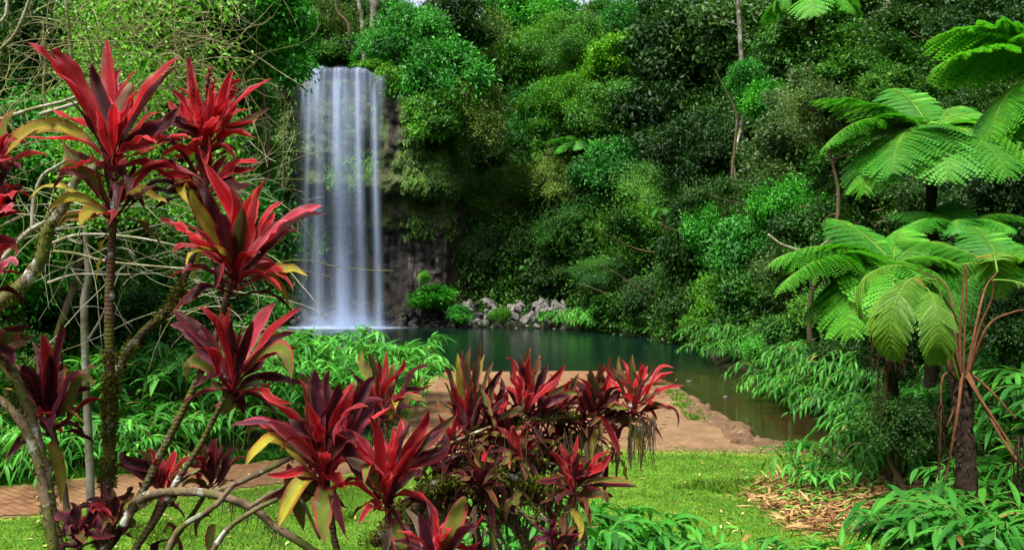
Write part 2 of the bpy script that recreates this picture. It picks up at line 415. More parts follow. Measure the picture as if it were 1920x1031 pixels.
def terr(X, Y, detail=True):
    X = np.asarray(X, float); Y = np.asarray(Y, float)
    d = sdf(POOL, X, Y)
    hr = np.maximum(0, X-XR(Y)-.3); hr = np.where(hr < 1, hr*hr*.5, hr-.5)*1.45
    hl = np.maximum(0, XL(Y)-X); hl = np.where(hl < 1, hl*hl*.5, hl-.5)*1.3
    dy = Y-YF(X)
    cw = sstep(-2.6, -4.6, X)                       # 1 where the cliff stands
    hf = cw*17.3*sstep(.3, 1.6, dy)+(1-cw)*np.maximum(0, dy)*1.75
    hf = np.where(hf > 18, 18+(hf-18)*.25, hf)
    bank = .9*sstep(1.6, 5, X*0+np.maximum(0, 63-Y)*0+d)*sstep(50, 58, Y)*cw
    h = np.maximum(np.maximum(hr, hl), hf+bank*0)
    h = np.where(h > 26, 26+(h-26)*.25, h)
    hc = .17*np.maximum(0, 10-Y)*sstep(30, 8, np.abs(X))
    z = .3+h+hc
    if detail: z = z+(fbm(X*.25, Y*.25, 0, 5)-.5)*np.clip(h*.5, 0, 2.2)+(fbm(X*.9, Y*.9, 0, 9)-.5)*.06
    # shore and bed
    below = -.25-np.clip(-d, 0, 3)*.7
    soft = np.where((Y > 50) | (X > 5.5) | (X < -5), 1.5, .25)
    z = np.where(d < 0, below, -.25+(z+.25)*sstep(-.02, soft, d)**.6)
    # old rockfall under the boulders at the foot of the cliff
    z = np.where((d > 0) & (Y > 52) & (X > -20) & (X < 4.5) & (dy < .3), np.clip(-.2+d*.85, -.2, 2.2), z)
    return z

xs = np.unique(np.concatenate([np.linspace(-400, -60, 12), np.linspace(-60, -16, 56), np.arange(-16, 14, .2), np.linspace(14, 60, 60), np.linspace(60, 400, 12)]).round(4))
ys = np.unique(np.concatenate([np.linspace(-120, -10, 8), np.linspace(-10, 7, 20), np.arange(7, 32, .2), np.linspace(32, 70, 64), np.linspace(70, 120, 30), np.linspace(120, 500, 12)]).round(4))
GX, GY = np.meshgrid(xs, ys); GZ = terr(GX, GY)
PATH = np.array([(-13,11.4),(-7.6,13.5),(-3.9,15.5),(-1.9,17.3),(-2.2,21),(-2.25,29.55),(4.25,29.55),(4.35,25),(3.9,21.5),(3.2,18.4),(1.9,16.9),(.2,16.2),(-2.0,14.7),(-4,13.3),(-6.5,11.7),(-13,9.5)], float)
DIRT = np.array([(-2.4,29.9),(4.9,29.9),(4.9,25),(5.2,18.5),(5.9,16.2),(4.6,15.8),(3.4,16.0),(1.8,16.3),(-1.5,15.4),(-2.5,17)], float)
nx, ny = len(xs), len(ys)
idx = np.arange(nx*ny).reshape(ny, nx)
Q = np.stack([idx[:-1, :-1], idx[:-1, 1:], idx[1:, 1:], idx[1:, :-1]], -1).reshape(-1, 4)
V = np.stack([GX, GY, GZ], -1).reshape(-1, 3)
vx, vy = V[:, 0], V[:, 1]
dPool = sdf(POOL, vx, vy); dDirt = sdf(DIRT, vx, vy); dPath = sdf(PATH, vx, vy)
dirt = np.clip(.5-dDirt*1.1, 0, 1)
dirt = np.maximum(dirt, np.clip(.45-dPath*1.6, 0, 1))
slope_h = np.maximum(vx-XR(vy)-.2, XL(vy)-vx)
wild = sstep(-.6, .6, slope_h)
ging = (vy > 15.4) & (vx < -2) & (dPath > .4) & (dPool > 0)
wild = np.maximum(wild, np.where(ging, 1, 0)); wild = np.maximum(wild, sstep(31, 34, vy))
wild = np.maximum(wild, (vy < 7.5)*1.0); wild = np.maximum(wild, ((dPool < 1.2) & (vx > 6.0) & (vy > 13))*1.0)
qc = V[Q].mean(1)
cxq, cyq = qc[:, 0], qc[:, 1]
cd = sdf(POOL, cxq, cyq); ch = np.maximum(cxq-XR(cyq), XL(cyq)-cxq)
cls = np.where(cd < -.3, 3, np.where((ch > .4) | (cyq > 31), 2, np.where((sdf(DIRT, cxq, cyq) < 0) & (cyq > 15.6), 1, 0)))
for k, nm in enumerate(('lawn', 'sand_bank', 'hillside', 'pool_bed')):
    q = Q[cls == k]; used = np.unique(q); mp = np.zeros(len(V), int); mp[used] = np.arange(len(used))
    mb = MB(); mb.add(V[used], mp[q], dirt=dirt[used] if k != 3 else np.ones(len(used)), wild=wild[used] if k != 3 else np.zeros(len(used)))
    tag(mb.build(nm, M['ground'], smooth=True), kind='structure')

# brick path, a thin sheet on the ground
def inside(P, X, Y): return sdf(P, X, Y) < 0
gx, gy = np.meshgrid(np.arange(-13, 4.6, .12), np.arange(9.4, 29.6, .12))
m_ = sdf(PATH, gx, gy)
wob = (fbm(gx*1.3, gy*1.3, 0, 41)-.5)*.5
gz = terr(gx, gy)+.012
ii = np.arange(gx.size).reshape(gx.shape)
q = np.stack([ii[:-1, :-1], ii[:-1, 1:], ii[1:, 1:], ii[1:, :-1]], -1).reshape(-1, 4)
ok = ((m_+wob) < 0).ravel()[q].all(1); q = q[ok]; used = np.unique(q); mp = np.zeros(gx.size, int); mp[used] = np.arange(len(used))
mb = MB(); VV = np.stack([gx, gy, gz], -1).reshape(-1, 3)[used]
mb.add(VV, mp[q], dusty=sstep(1.5, 4, VV[:, 0])*sstep(22, 17, VV[:, 1]))
tag(mb.build('path', M['path'], smooth=True), kind='structure')

# pool water
wx, wy = np.meshgrid(np.arange(-19, 12, .5), np.arange(13, 66, .5))
ii = np.arange(wx.size).reshape(wx.shape)
q = np.stack([ii[:-1, :-1], ii[:-1, 1:], ii[1:, 1:], ii[1:, :-1]], -1).reshape(-1, 4)
wd = sdf(POOL, wx, wy).ravel()
q = q[(wd[q] < 1.2).any(1)]
mb = MB(); W = np.stack([wx, wy, wx*0], -1).reshape(-1, 3)
sh = sstep(38, 25, W[:, 1]+(fbm(W[:, 0]*.3, W[:, 1]*.3, 0, 3)-.5)*8)*sstep(1.5, 5.5, W[:, 0])
mb.add(W, q, shallow=sh)
tag(mb.build('pool_water', M['water'], smooth=True), kind='structure')

# paved landing edge: a low stone kerb along the pool side of the landing
mb = MB()
# crumbling pale stone edge of the bank
rng = np.random.default_rng(12)
edge = np.array([(4.45, 27.6), (4.5, 25.4), (4.55, 23.5), (4.6, 21.2), (4.75, 19.4), (4.8, 18.3), (4.62, 17.5), (5.0, 16.95), (5.6, 16.4), (6.2, 15.95)])
n = 260; e = smoothpath(np.c_[edge, edge[:, :1]*0], n)[:, :2]
t = unit(np.gradient(e, axis=0)); nrm = np.c_[-t[:, 1], t[:, 0]]      # towards the land or water
if (nrm[40]@np.array([1, 0])) < 0: nrm = -nrm
off = np.linspace(-.62, .32, 15)
u = np.arange(n)
P = e[:, None]+nrm[:, None]*off[None, :, None]
jx = (fbm(P[..., 0]*2.6, P[..., 1]*2.6, 0, 71)-.5)
P = P+nrm[:, None]*jx[..., None]*.55
top = .335+.07*(fbm(P[..., 0]*5, P[..., 1]*5, 0, 7)-.5)*2+.035*np.sign(fbm(P[..., 0]*8, P[..., 1]*8, 1, 9)-.5)
prof = sstep(-.62, -.46, off)[None]*.16-.14
fall = sstep(.08, .30, off)[None]*.75
z = top-.03*np.abs(np.sin(P[...,0]*9+P[...,1]*5))+prof*.7-fall
V_ = np.concatenate([P, z[..., None]], -1).reshape(-1, 3)
ii = np.arange(n*15).reshape(n, 15)
mb.add(V_, np.stack([ii[:-1, :-1], ii[1:, :-1], ii[1:, 1:], ii[:-1, 1:]], -1).reshape(-1, 4))
M['edgestone'] = rockmat('crumbled_pale_stone', (.08, .045, .022), (.18, .11, .06), (.34, .25, .15), None, .6, .85, 3.0)
tag(mb.build('stone_bank', M['edgestone']), kind='structure')

# ---------------------------------------------------------------- cliff
def cliff_y(x, z):
    y = np.interp(x, [-26, -20, -17, -15.2, -14.6, -13, -9.5, -8.3, -7.2, -4.5, -1, 2, 6], [56, 58.2, 59.9, 60.2, 61.4, 61.9, 61.9, 61.2, 60.7, 60.9, 61.2, 61.6, 60.5])
    zz = z+(fbm(x*.35, z*.1, 0, 3)-.5)*1.8
    y = y+1.0*sstep(9.6, 8.9, zz)+.35*sstep(6.9, 6.6, zz)-.55*sstep(2.5, .5, zz)
    y = y-.55*np.exp(-((zz-9.9)/.55)**2)*sstep(-16, -13, x)
    y = y-1.1*np.exp(-((zz-10.4)/.9)**2)*sstep(-6.5, -5, x)*sstep(0, -2.5, x)
    # columns
    ph = x/.62+(fbm(x*.5, z*.12, 0, 21)-.5)*1.6
    c = np.floor(ph); fr = ph-c
    colr = _h(c.astype(np.int64), 3+0*c.astype(np.int64), (np.floor(z/2.3+_h(c.astype(np.int64), 0*c.astype(np.int64), 0*c.astype(np.int64), 8)*3)).astype(np.int64), 5)
    colp = (np.abs(fr-.5)*2)**2.2*.34+colr*.42
    wcol = sstep(1.2, 2.0, zz)*sstep(7.2, 6.6, zz)
    y = y+colp*wcol
    # strata and blocks
    ly = np.floor(zz/.55+(fbm(x*.8, z*.0, 0, 31)-.5)*1.2); bl = np.floor(x/.9+ly*.37)
    st = _h(ly.astype(np.int64), bl.astype(np.int64), 0*bl.astype(np.int64), 11)
    y = y+st*.42*(1-wcol)
    # ragged vertical flutes high up
    fl = fbm(x*1.6, z*.22, 0, 51)
    y = y+(fl-.5)*1.3*sstep(9, 11, zz)
    y = y+(fbm(x*.5, z*.5, 2, 61)-.5)*1.1+(fbm(x*3, z*3, 1, 62)-.5)*.22
    y = y+6*sstep(-5.0, -2.6, x)
    # rounded lip
    y = y+sstep(16.9, 18.2, z)*1.7
    return y
def lip_z(x): return 17.75-.22*sstep(-14, -8.8, x)+.3*np.abs(np.sin(x*1.3))*.3
cx_, cz_ = np.meshgrid(np.arange(-25, -2.3, .11), np.arange(-.8, 18.4, .11))
cy_ = cliff_y(cx_, cz_)
inw = (cx_ > -14.4) & (cx_ < -8.3)
Zc = np.where(cz_ > 17.3, 17.3+(cz_-17.3)*.5+(fbm(cx_*1.1, cz_*0, 0, 81)-.5)*.5, cz_)
ii = np.arange(cx_.size).reshape(cx_.shape)
mb = MB()
moss = np.clip(.6+.5*sstep(8.8, 9.6, cz_)*sstep(17, 15, cz_)*(np.where(cx_ > -8, 1, .3))+.4*sstep(-8, -5, cx_)*sstep(7, 9, cz_)-.9*sstep(7.0, 6.2, cz_)*sstep(-15, -14, cx_)-.5*((cx_ > -8.6) & (cx_ < -6.6) & (cz_ > 12)), 0, 1)
lich = sstep(7, 6, cz_)*sstep(1.5, 2.5, cz_)*sstep(-8.4, -7, cx_)
mb.add(np.stack([cx_, cy_, Zc], -1).reshape(-1, 3), np.stack([ii[:-1, :-1], ii[:-1, 1:], ii[1:, 1:], ii[1:, :-1]], -1).reshape(-1, 4), moss=moss, lich=lich)
tag(mb.build('cliff', M['cliff']), kind='structure')

# stream running to the lip
mb = MB(); sx, sy = np.meshgrid(np.linspace(-14.3, -8.9, 14), np.linspace(61.6, 85, 30))
ii = np.arange(sx.size).reshape(sx.shape)
mb.add(np.stack([sx, sy, 17.98-.2*sstep(-14, -9, sx)+.02*(sy-61.6)], -1).reshape(-1, 3), np.stack([ii[:-1, :-1], ii[:-1, 1:], ii[1:, 1:], ii[1:, :-1]], -1).reshape(-1, 4))
tag(mb.build('stream_water', M['water'], smooth=True), kind='structure')

# ---------------------------------------------------------------- waterfall
fall = empty('waterfall', (-11.5, 60, 0)); fl0 = np.array([-11.5, 60, 0])
tag(fall, 'tall white waterfall dropping in soft strands over the dark basalt cliff into the pool', 'waterfall')
def veil(name, mat, top_x, bot_x, top_w, bot_w, ztop, yfun, prof, nu=24, nz=70, arch=.25):
    u = np.linspace(-1, 1, nu); s = np.linspace(0, 1, nz); U, S = np.meshgrid(u, s)
    z = ztop*(1-S)+.02*S
    xc = top_x*(1-S)+bot_x*S; w = top_w*(1-S)+bot_w*S
    X = xc+U*w+(fbm(S*3+U*0, U*0+top_x, bot_w, 95)-.5)*.28*sstep(0, .3, S); Yv = yfun(S)-arch*(1-U**2)
    # over the lip: the first rows come from behind
    Yv = Yv+np.where(S < .03, (1-S/.03)**1.5*2.2, 0)
    z = z+np.where(S < .03, .12*(1-S/.03), 0)+(fbm(X*1.9, X*0, 0, 91)-.5)*.35*sstep(.2, 0, S)
    z = z-(.45*sstep(-10.6, -8.7, X)+.25*sstep(-13.2, -14.4, X))*sstep(.3, .0, S)
    ii = np.arange(U.size).reshape(U.shape)
    mb = MB(); mb.add(np.stack([X, Yv, z], -1).reshape(-1, 3)-fl0, np.stack([ii[:-1, :-1], ii[:-1, 1:], ii[1:, 1:], ii[1:, :-1]], -1).reshape(-1, 4), den=prof(U, S))
    o = mb.build(name, mat, fall, smooth=True); return o
g = lambda U, w: np.exp(-(U/w)**2)
ed = lambda U: sstep(1, .72, np.abs(U))
yb = lambda off: (lambda S: 60.6-1.1*np.sqrt(np.clip(S, 0, 1))-off)
veil('water_sheet', M['veil'], -11.6, -11.65, 3.2, 3.35, 18.0, yb(0), lambda U, S: ed(U)*(.46*sstep(0, .02, S))*(1-.86*sstep(.05, .45, S)), nu=60, arch=.15)
veil('water_sheet', M['veil'], -12.0, -12.1, 2.5, 2.4, 17.95, yb(.25), lambda U, S: ed(U)*.34*(1-.9*sstep(.1, .5, S))*sstep(0, .02, S), nu=50, arch=.1)
def px2x(px, Y=60): return (px-CX)/F*Y
for (t0, b0, tw, bw, dt, db, off) in ((604, 603, .6, 1.0, .22, .46, .3), (632, 650, .60, 1.2, .80, .90, .45), (671, 687, .42, .80, .60, .75, .35), (702, 716, .36, .62, .60, .75, .3), (587, 577, .4, .6, .26, .12, .2), (650, 664, 1.3, 1.5, .30, .22, .25)):
    for k in (0, 1, 2):
        veil('water_strand', M['strand'], px2x(t0)+(k-1)*.05, px2x(b0)+(k-1)*.05, tw*(1-.22*k), bw*(1-.22*k), 17.98, yb(off+.12*k),
             (lambda dt, db: lambda U, S: (g(U, .55)*ed(U))*(dt*(1-S)+db*S)*.42*sstep(0.005, .14, S))(dt, db), nu=22, arch=.25)
# spray and foam on the water
n = 34; a = np.linspace(0, 2*math.pi, 60); r = np.linspace(0, 1, n); R_, A_ = np.meshgrid(r, a)
mb = MB(); ii = np.arange(R_.size).reshape(R_.shape)
Vf = np.stack([-11.3+R_*np.cos(A_)*5.2, 59.0+R_*np.sin(A_)*2.8, .02+0*R_], -1).reshape(-1, 3)-fl0
mb.add(Vf, np.stack([ii[:-1, :-1], ii[:-1, 1:], ii[1:, 1:], ii[1:, :-1]], -1).reshape(-1, 4), den=sstep(1, .1, R_)*1.4)
mb.build('foam', M['foam'], fall, smooth=True)
for k in range(7):
    veil('spray', M['foam'], -11.3, -11.0, 2.9-.1*k, 3.9-.2*k, 1.0+.3*k, (lambda k: lambda S: 59.3-.35*k+0*S)(k), lambda U, S: g(U, .7)*ed(U)*S**1.6*.24, nu=20, nz=14, arch=.4)
# ---------------------------------------------------------------- rocks
def hull_rock(seed, flat=.75):
    import bmesh
    r = np.random.default_rng(seed); bm = bmesh.new()
    P = unit(r.normal(size=(15, 3)))*(.7+.3*r.random((15, 1)))*np.array([1, .8, flat])*.5
    for p in P: bm.verts.new(p)
    g_ = bmesh.ops.convex_hull(bm, input=bm.verts[:])
    bmesh.ops.delete(bm, geom=[v for v in bm.verts if not v.link_faces], context='VERTS')
    bmesh.ops.bevel(bm, geom=bm.edges[:], offset=.035, segments=1, affect='EDGES')
    me = bpy.data.meshes.new('rock'); bm.to_mesh(me); bm.free(); me.materials.append(M['darkrock']); return me
ROCKS = [hull_rock(s) for s in range(10)]
rng = np.random.default_rng(3)
def put_rock(p, s, mat, label, group, name='rock'):
    o = link(name, ROCKS[rng.integers(10)], None, p); o.rotation_euler = rng.random(3)*6.28
    o.scale = s*(.75+.5*rng.random(3)); setmat(o, mat)
    return tag(o, label, 'rock', group)
def bank_point(px, up):
    """point on the rockfall, up = height fraction above the waterline"""
    Y = np.interp(px, [540, 735, 870, 1060], [60.6, 60.9, 60.3, 58.4])
    X = (px-CX)/F*Y
    return np.array([X, Y-1.1+up*1.9, -.05+up*1.75])
for i in range(110):
    px = rng.uniform(728, 905); up = rng.random()**1.1*(.95 if px > 760 else .6)
    put_rock(bank_point(px, up), rng.uniform(.45, .95), M['darkrock'], 'dark wet rock in the heap right of the waterfall foot', 'dark rocks heaped beside the waterfall')
for i in range(60):
    px = rng.uniform(535, 735); up = rng.random()*.7; p = bank_point(px, up); p[1] += 1.1
    put_rock(p, rng.uniform(.4, 1.0), M['darkrock'], 'black wet boulder behind the falling water at the cliff foot', 'boulders behind the falling water')
for i in range(150):
    px = rng.uniform(868, 1062); up = rng.random()
    put_rock(bank_point(px, up), rng.uniform(.30, .78)*(1.25 if px > 950 else 1), M['palerock'], 'pale grey boulder in the rockfall at the far pool edge', 'pale boulders at the far pool edge')
for px, py, s, lab in ((1290, 714, .28, 'small dark stone breaking the water off the landing corner, with two specks below it'), (1268, 738, .16, 'tiny grey stone in the water just off the grassy bank edge'), (1278, 757, .12, 'tiniest pale stone in the water near the bank edge'),
                       (1360, 744, .24, 'small round grey stone alone in the middle of the brown water'), (1318, 777, .3, 'dark stone touching the stone bank halfway along'), (1441, 824, .2, 'flat small stone in the shallows nearest the ginger plants'),
                       (1374, 817, .62, 'large flat grey rock at the tip of the crumbling stone bank'), (1352, 812, .4, 'brown rock wedged in the stone bank beside the flat grey rock')):
    Y = 3.48*F/(py-CY); r_ = put_rock(((px-CX)/F*Y, Y, .02), s, M['palerock'] if s < .6 else M['darkrock'], lab, None, 'stone'); r_.rotation_euler = (0, 0, rng.random()*6); r_.scale.z *= .55

# ---------------------------------------------------------------- crowns
def crown_mesh(name, seed, lobes, tufts, per, ls, flat=.8, spread=.72, lobe_r=(.26, .42), hang=0.0, lw=.5, lz=.6):
    r = np.random.default_rng(seed); mb = MB()
    for k in range(lobes):
        c = sphere_dirs(r, 1, .25)[0]*spread*(r.random()**.4); c[2] *= flat
        if k == 0: c *= .1
        R = r.uniform(*lobe_r)
        nt_ = int(tufts*(R/.34)**2)
        o = sphere_dirs(r, nt_, .30)
        lump = .45+1.05*fbm(o[:, 0]*2.0+k*7, o[:, 1]*2.0, o[:, 2]*2.6, seed, 3)
        rad_ = R*lump*(1-.42*r.random(nt_)**1.5)
        inner = r.random(nt_) < .12; rad_[inner] *= r.random(inner.sum())*.8
        t = c+o*rad_[:, None]*np.array([1.12, 1.12, lz])
        if hang:
            hg = (r.random(nt_) < .35); t[hg, 2] -= hang*r.random(hg.sum())
        n = nt_*per
        T0 = np.repeat(t, per, 0); O = np.repeat(o, per, 0)
        D = unit(O*.55+unit(r.normal(size=(n, 3)))*.95+np.array([0, 0, -.12]))
        N = unit(O*.5+np.array([0, 0, .75])+r.normal(size=(n, 3))*.38)
        L = ls*r.uniform(.65, 1.25, n)
        C = T0+r.normal(size=(n, 3))*ls*.75
        tn = np.repeat(np.clip(r.normal(r.normal(.5, .13), .085, nt_), 0, 1), per)+r.normal(0, .05, n)
        tn = np.where(r.random(n) < .006, 1.0, np.clip(tn, 0, .97))
        leafquads(mb, C, D, N, L, L*lw*r.uniform(.8, 1.2, n), tn)
    # stray sprays outside the lobes, so that the outline frays
    q = sphere_dirs(r, int(lobes*tufts*.09), .2)*r.uniform(.6, 1.12, (int(lobes*tufts*.09), 1)); q[:, 2] *= flat
    O = np.repeat(q, per, 0); n = len(O); L = ls*r.uniform(.65, 1.25, n)
    leafquads(mb, O+r.normal(size=(n, 3))*ls*.7, unit(r.normal(size=(n, 3))), unit(np.array([0, 0, .8])+r.normal(size=(n, 3))*.4), L, L*lw, np.clip(r.normal(.5, .16, n), 0, .97))
    return mb.mesh(name, M['mid'])
CR = {
 'big': [crown_mesh('crown', 100+i, 24, 250, 6, .078, spread=.86, lobe_r=(.17, .36), lw=.46) for i in range(5)],
 'coarse': [crown_mesh('crown', 120+i, 20, 130, 7, .115, spread=.84, lobe_r=(.18, .36), lw=.48) for i in range(5)],
 'fine': [crown_mesh('crown', 140+i, 28, 330, 6, .055, flat=.62, lz=.45, spread=.9, lobe_r=(.14, .30), lw=.36) for i in range(4)],
 'shrub': [crown_mesh('crown', 160+i, 12, 110, 7, .15, spread=.72, lobe_r=(.2, .4), lw=.48) for i in range(4)],
 'hang': [crown_mesh('crown', 180+i, 18, 230, 6, .075, flat=1.0, spread=.85, lobe_r=(.16, .32), hang=.45, lw=.38, lz=1.1) for i in range(3)],
 'near': [crown_mesh('crown', 200+i, 22, 190, 7, .082, spread=.88, lobe_r=(.18, .34), lw=.50) for i in range(5)],
}
def hit(px, py, h, y0=11.0, y1=140.0):
    Y = np.arange(y0, y1, .25); X = (px-CX)/F*Y; Z = EYE-(py-CY)/F*Y
    d = sdf(POOL, X, Y); sl = np.maximum(np.maximum(X-XR(Y), XL(Y)-X), Y-YF(X)); hh = h*sstep(-.2, 1.8, sl)
    ok = (Z < terr(X, Y, False)+hh) & (sl > .15) & (d > 0)
    i = int(np.argmax(ok)) if ok.any() else len(Y)-1
    return float(Y[i])
def trunk_mesh(base, top, r0, seed, limbs=6, R=2.0, mat='bark', spread=.75):
    r = np.random.default_rng(seed); mb = MB(); H = np.linalg.norm(top-base)
    w = r.normal(size=(3, 3))*.05*H; w[:, 2] = 0
    P = smoothpath([base*0, (top-base)*.33+w[0], (top-base)*.66+w[1], top-base], 12)
    tube(mb, P, np.linspace(r0*1.15, r0*.5, 12), 8, bump=.12, rng=r)
    for k in range(limbs):
        i = r.integers(6, 12); p0 = P[i]; d = sphere_dirs(r, 1, .35)[0]*R*spread*r.uniform(.6, 1)
        p1 = p0+d*.5+np.array([0, 0, .12*R]); tube(mb, smoothpath([p0, p1, p0+d+np.array([0, 0, .1*R])], 7), np.linspace(r0*.42, r0*.1, 7), 5)
    return mb.mesh('trunk', M[mat])
TREES = []
_cnt = [0]
def tree(px, py, rx, ry, kind, tone, label, cat='tree', name=None, Y=None, h=3.2, bmat='bark', tr=None, group=None, vis=True, asp=None, lowbase=False):
    """a plant whose crown centre is seen near (px, py) with half sizes rx, ry in photograph pixels"""
    _cnt[0] += 1; r = np.random.default_rng(1000+_cnt[0])
    if Y is None: Y = hit(px, py+ry*.35, h)
    c = at(px, py, Y); R = rx/F*Y; Rz = ry/F*Y
    z0 = float(terr(c[0], Y)); basez = min(z0, c[2]-.3*Rz)
    b = np.array([c[0], Y+.2*R, basez])
    if c[0] < -1.9 and 58.5 < Y < 64.5 and c[2] > 4:
        b = np.array([c[0], 64.7, 17.2]) if c[2] > 15 else np.array([c[0], float(cliff_y(np.array([c[0]]), np.array([c[2]-.8]))[0])+.2, c[2]-.8])
    root = empty(name or ('shrub' if cat == 'shrub' else 'tree'), b)
    tag(root, label, cat, group)
    top = c+np.array([0, .15*R, .2*Rz])
    tm = trunk_mesh(b, top, tr or (.035+.030*R), 1000+_cnt[0], 6 if R > 1 else 4, R, bmat)
    link('trunk' if cat != 'shrub' else 'stem', tm, root)
    me = CR[kind][r.integers(len(CR[kind]))]
    o = link('crown' if cat != 'shrub' else 'foliage', me, root, c-b); setmat(o, M[tone])
    o.scale = (R*1.12, max(R*.95, .8*Rz), Rz*1.2); o.rotation_euler = (r.normal(0, .22), r.normal(0, .22), r.random()*6.28)
    TREES.append(root); return root
T = tree
# left of and above the falls
T(470, 55, 115, 95, 'coarse', 'emerald', 'bright emerald tree overhanging the left shoulder of the waterfall', Y=44)
T(535, 120, 55, 60, 'shrub', 'emerald', 'emerald bush with large leaves leaning to the left end of the waterfall lip', Y=54, cat='shrub')
T(455, 215, 62, 70, 'coarse', 'lime', 'yellow-green leafy tree hanging over dark rock left of the falls', Y=48)
T(480, 300, 45, 48, 'coarse', 'lime', 'small yellow-green bush on the rock left of mid-waterfall', Y=50, cat='shrub')
T(360, 40, 110, 90, 'big', 'mid', 'mid green tree behind the upper end of the vine tangle', Y=40)
T(250, 90, 130, 120, 'coarse', 'lime', 'yellow-green tree behind the thickest bare vines', Y=26)
T(350, 250, 110, 120, 'big', 'emerald', 'green bushy tree behind the two tallest red rosettes', Y=30)
T(450, 420, 90, 90, 'coarse', 'emerald', 'green bush on the left bank below the rock wall', Y=42)
T(495, 500, 50, 60, 'coarse', 'mid', 'dark green bush at the left pool edge beside the falls', Y=50, cat='shrub')
T(380, 560, 100, 70, 'coarse', 'mid', 'low spreading bush on the left bank over the ginger plants', Y=30, cat='shrub')
T(470, 590, 60, 40, 'coarse', 'emerald', 'low bush touching the left end of the pool', Y=40, cat='shrub')
T(50, 90, 120, 130, 'near', 'dark', 'very dark leafy tree in the upper left corner', Y=17)
T(80, 300, 140, 130, 'near', 'emerald', 'glossy green tree behind the leftmost yellow cordyline leaves', Y=15.5)
T(20, 480, 130, 120, 'near', 'emerald', 'leafy green bush behind the mossy leaning limb', Y=16, cat='shrub')
T(190, 470, 110, 110, 'near', 'mid', 'shaded green bush behind the tall mossy red cordyline trunk', Y=18, cat='shrub')
T(310, 480, 100, 110, 'near', 'emerald', 'green bush behind the pale horizontal vine branches', Y=21, cat='shrub')
T(90, 600, 110, 80, 'near', 'dark', 'dark low bush above the left ginger plants', Y=18, cat='shrub')
T(250, 600, 110, 70, 'near', 'mid', 'dim low bush between mossy fork and ginger plants', Y=20, cat='shrub')
T(180, 200, 110, 120, 'near', 'emerald', 'green bush behind the tallest rosette', Y=19)
T(30, 680, 70, 70, 'near', 'mid', 'low bush at the left margin beside the purple cordyline', Y=15, cat='shrub')
# above the lip
T(620, 60, 75, 75, 'fine', 'olive', 'airy yellowish tree over the waterfall lip with sky behind it', Y=76, bmat='palebark')
T(655, 25, 60, 50, 'fine', 'mid', 'thin-leaved tree crossed by a slender pale trunk above the falls', Y=82, bmat='palebark')
T(560, 45, 50, 55, 'big', 'mid', 'dull green tree behind the left end of the waterfall lip', Y=74)
T(590, 70, 60, 60, 'coarse', 'mid', 'green tree on the plateau behind the middle of the lip', Y=88)
T(690, 60, 60, 75, 'coarse', 'emerald', 'green tree behind the thicker grey trunk above the falls', Y=90)
T(655, 112, 75, 26, 'coarse', 'under', 'low dark scrub right behind the stream at the lip', Y=86, cat='shrub')
T(590, 110, 60, 24, 'coarse', 'mid', 'low green scrub behind the left half of the lip', Y=87, cat='shrub')
T(600, 108, 45, 24, 'coarse', 'mid', 'green scrub close behind the middle of the lip', Y=69, cat='shrub')
T(652, 98, 46, 30, 'coarse', 'under', 'dark green scrub on the stream bank above the strongest strand', Y=72, cat='shrub')
T(694, 106, 34, 24, 'coarse', 'emerald', 'bright scrub on the stream bank above the right strands', Y=68, cat='shrub')
T(640, 90, 55, 40, 'coarse', 'olive', 'olive undergrowth tree far behind the lip', Y=92)
T(600, 5, 70, 45, 'big', 'mid', 'high crown cut by the top edge above the falls', Y=86)
T(725, 90, 40, 55, 'big', 'mid', 'green tree behind the right end of the lip', Y=75)
T(650, 100, 45, 22, 'shrub', 'under', 'dark scrub behind the waterfall lip', Y=70, cat='shrub')
T(700, 125, 26, 12, 'shrub', 'lime', 'little bright green tuft growing on the right end of the lip', Y=61.5, cat='shrub')
T(735, 150, 30, 36, 'shrub', 'lime', 'bright yellow-green bush at the right shoulder of the falls', Y=61.5, cat='shrub')
T(770, 90, 75, 80, 'big', 'emerald', 'vivid green tree right above the right end of the falls', Y=63)
T(830, 160, 80, 75, 'coarse', 'emerald', 'broad-leaved green tree spilling over the cliff right of the falls', Y=61)
T(745, 35, 55, 45, 'fine', 'dark', 'dark feathery tree top above the vivid green one by the falls', Y=70)
T(820, 215, 60, 45, 'coarse', 'lime', 'pale green bush at the foot of the spilling tree right of the falls', Y=60, cat='shrub')
T(860, 50, 75, 65, 'big', 'dark', 'dark tree between two brighter trees right of the falls top', Y=68)
T(905, 110, 65, 85, 'big', 'olive', 'dull olive tree beside a deep shadow right of the falls')
T(890, 220, 70, 60, 'hang', 'olive', 'olive hanging creeper-covered bush on the cliff', Y=61, cat='shrub')
T(980, 50, 95, 75, 'big', 'emerald', 'largest bright green crown on the skyline right of the falls')
T(1060, 90, 80, 85, 'fine', 'lime', 'yellowish fine-leaved tree below the sky gap')
T(1130, 40, 60, 40, 'fine', 'emerald', 'distant bluish green feathery tree standing against the sky gap', Y=90, bmat='palebark')
T(1190, 60, 60, 70, 'big', 'emerald', 'green tree just right of the sky gap', Y=72)
T(1150, 120, 60, 45, 'coarse', 'lime', 'bright shrubby tree directly under the sky gap')
T(960, 150, 62, 70, 'coarse', 'mid', 'round green tree with a dark hollow beneath it')
T(1060, 200, 85, 70, 'fine', 'lime', 'yellow-green tree with a distant tree fern at its foot')
T(985, 245, 50, 85, 'hang', 'emerald', 'narrow bright green hanging tree left of the distant tree fern')
T(930, 300, 70, 60, 'hang', 'under', 'dim creeper curtain on the cliff edge', cat='shrub')
T(1150, 220, 75, 70, 'big', 'mid', 'green crown left of the big dark tree')
T(1060, 330, 70, 60, 'fine', 'olive', 'grey-brown twiggy tree below the distant tree fern')
T(1150, 330, 75, 75, 'big', 'emerald', 'fresh green bushy tree left of the dark tree hollow')
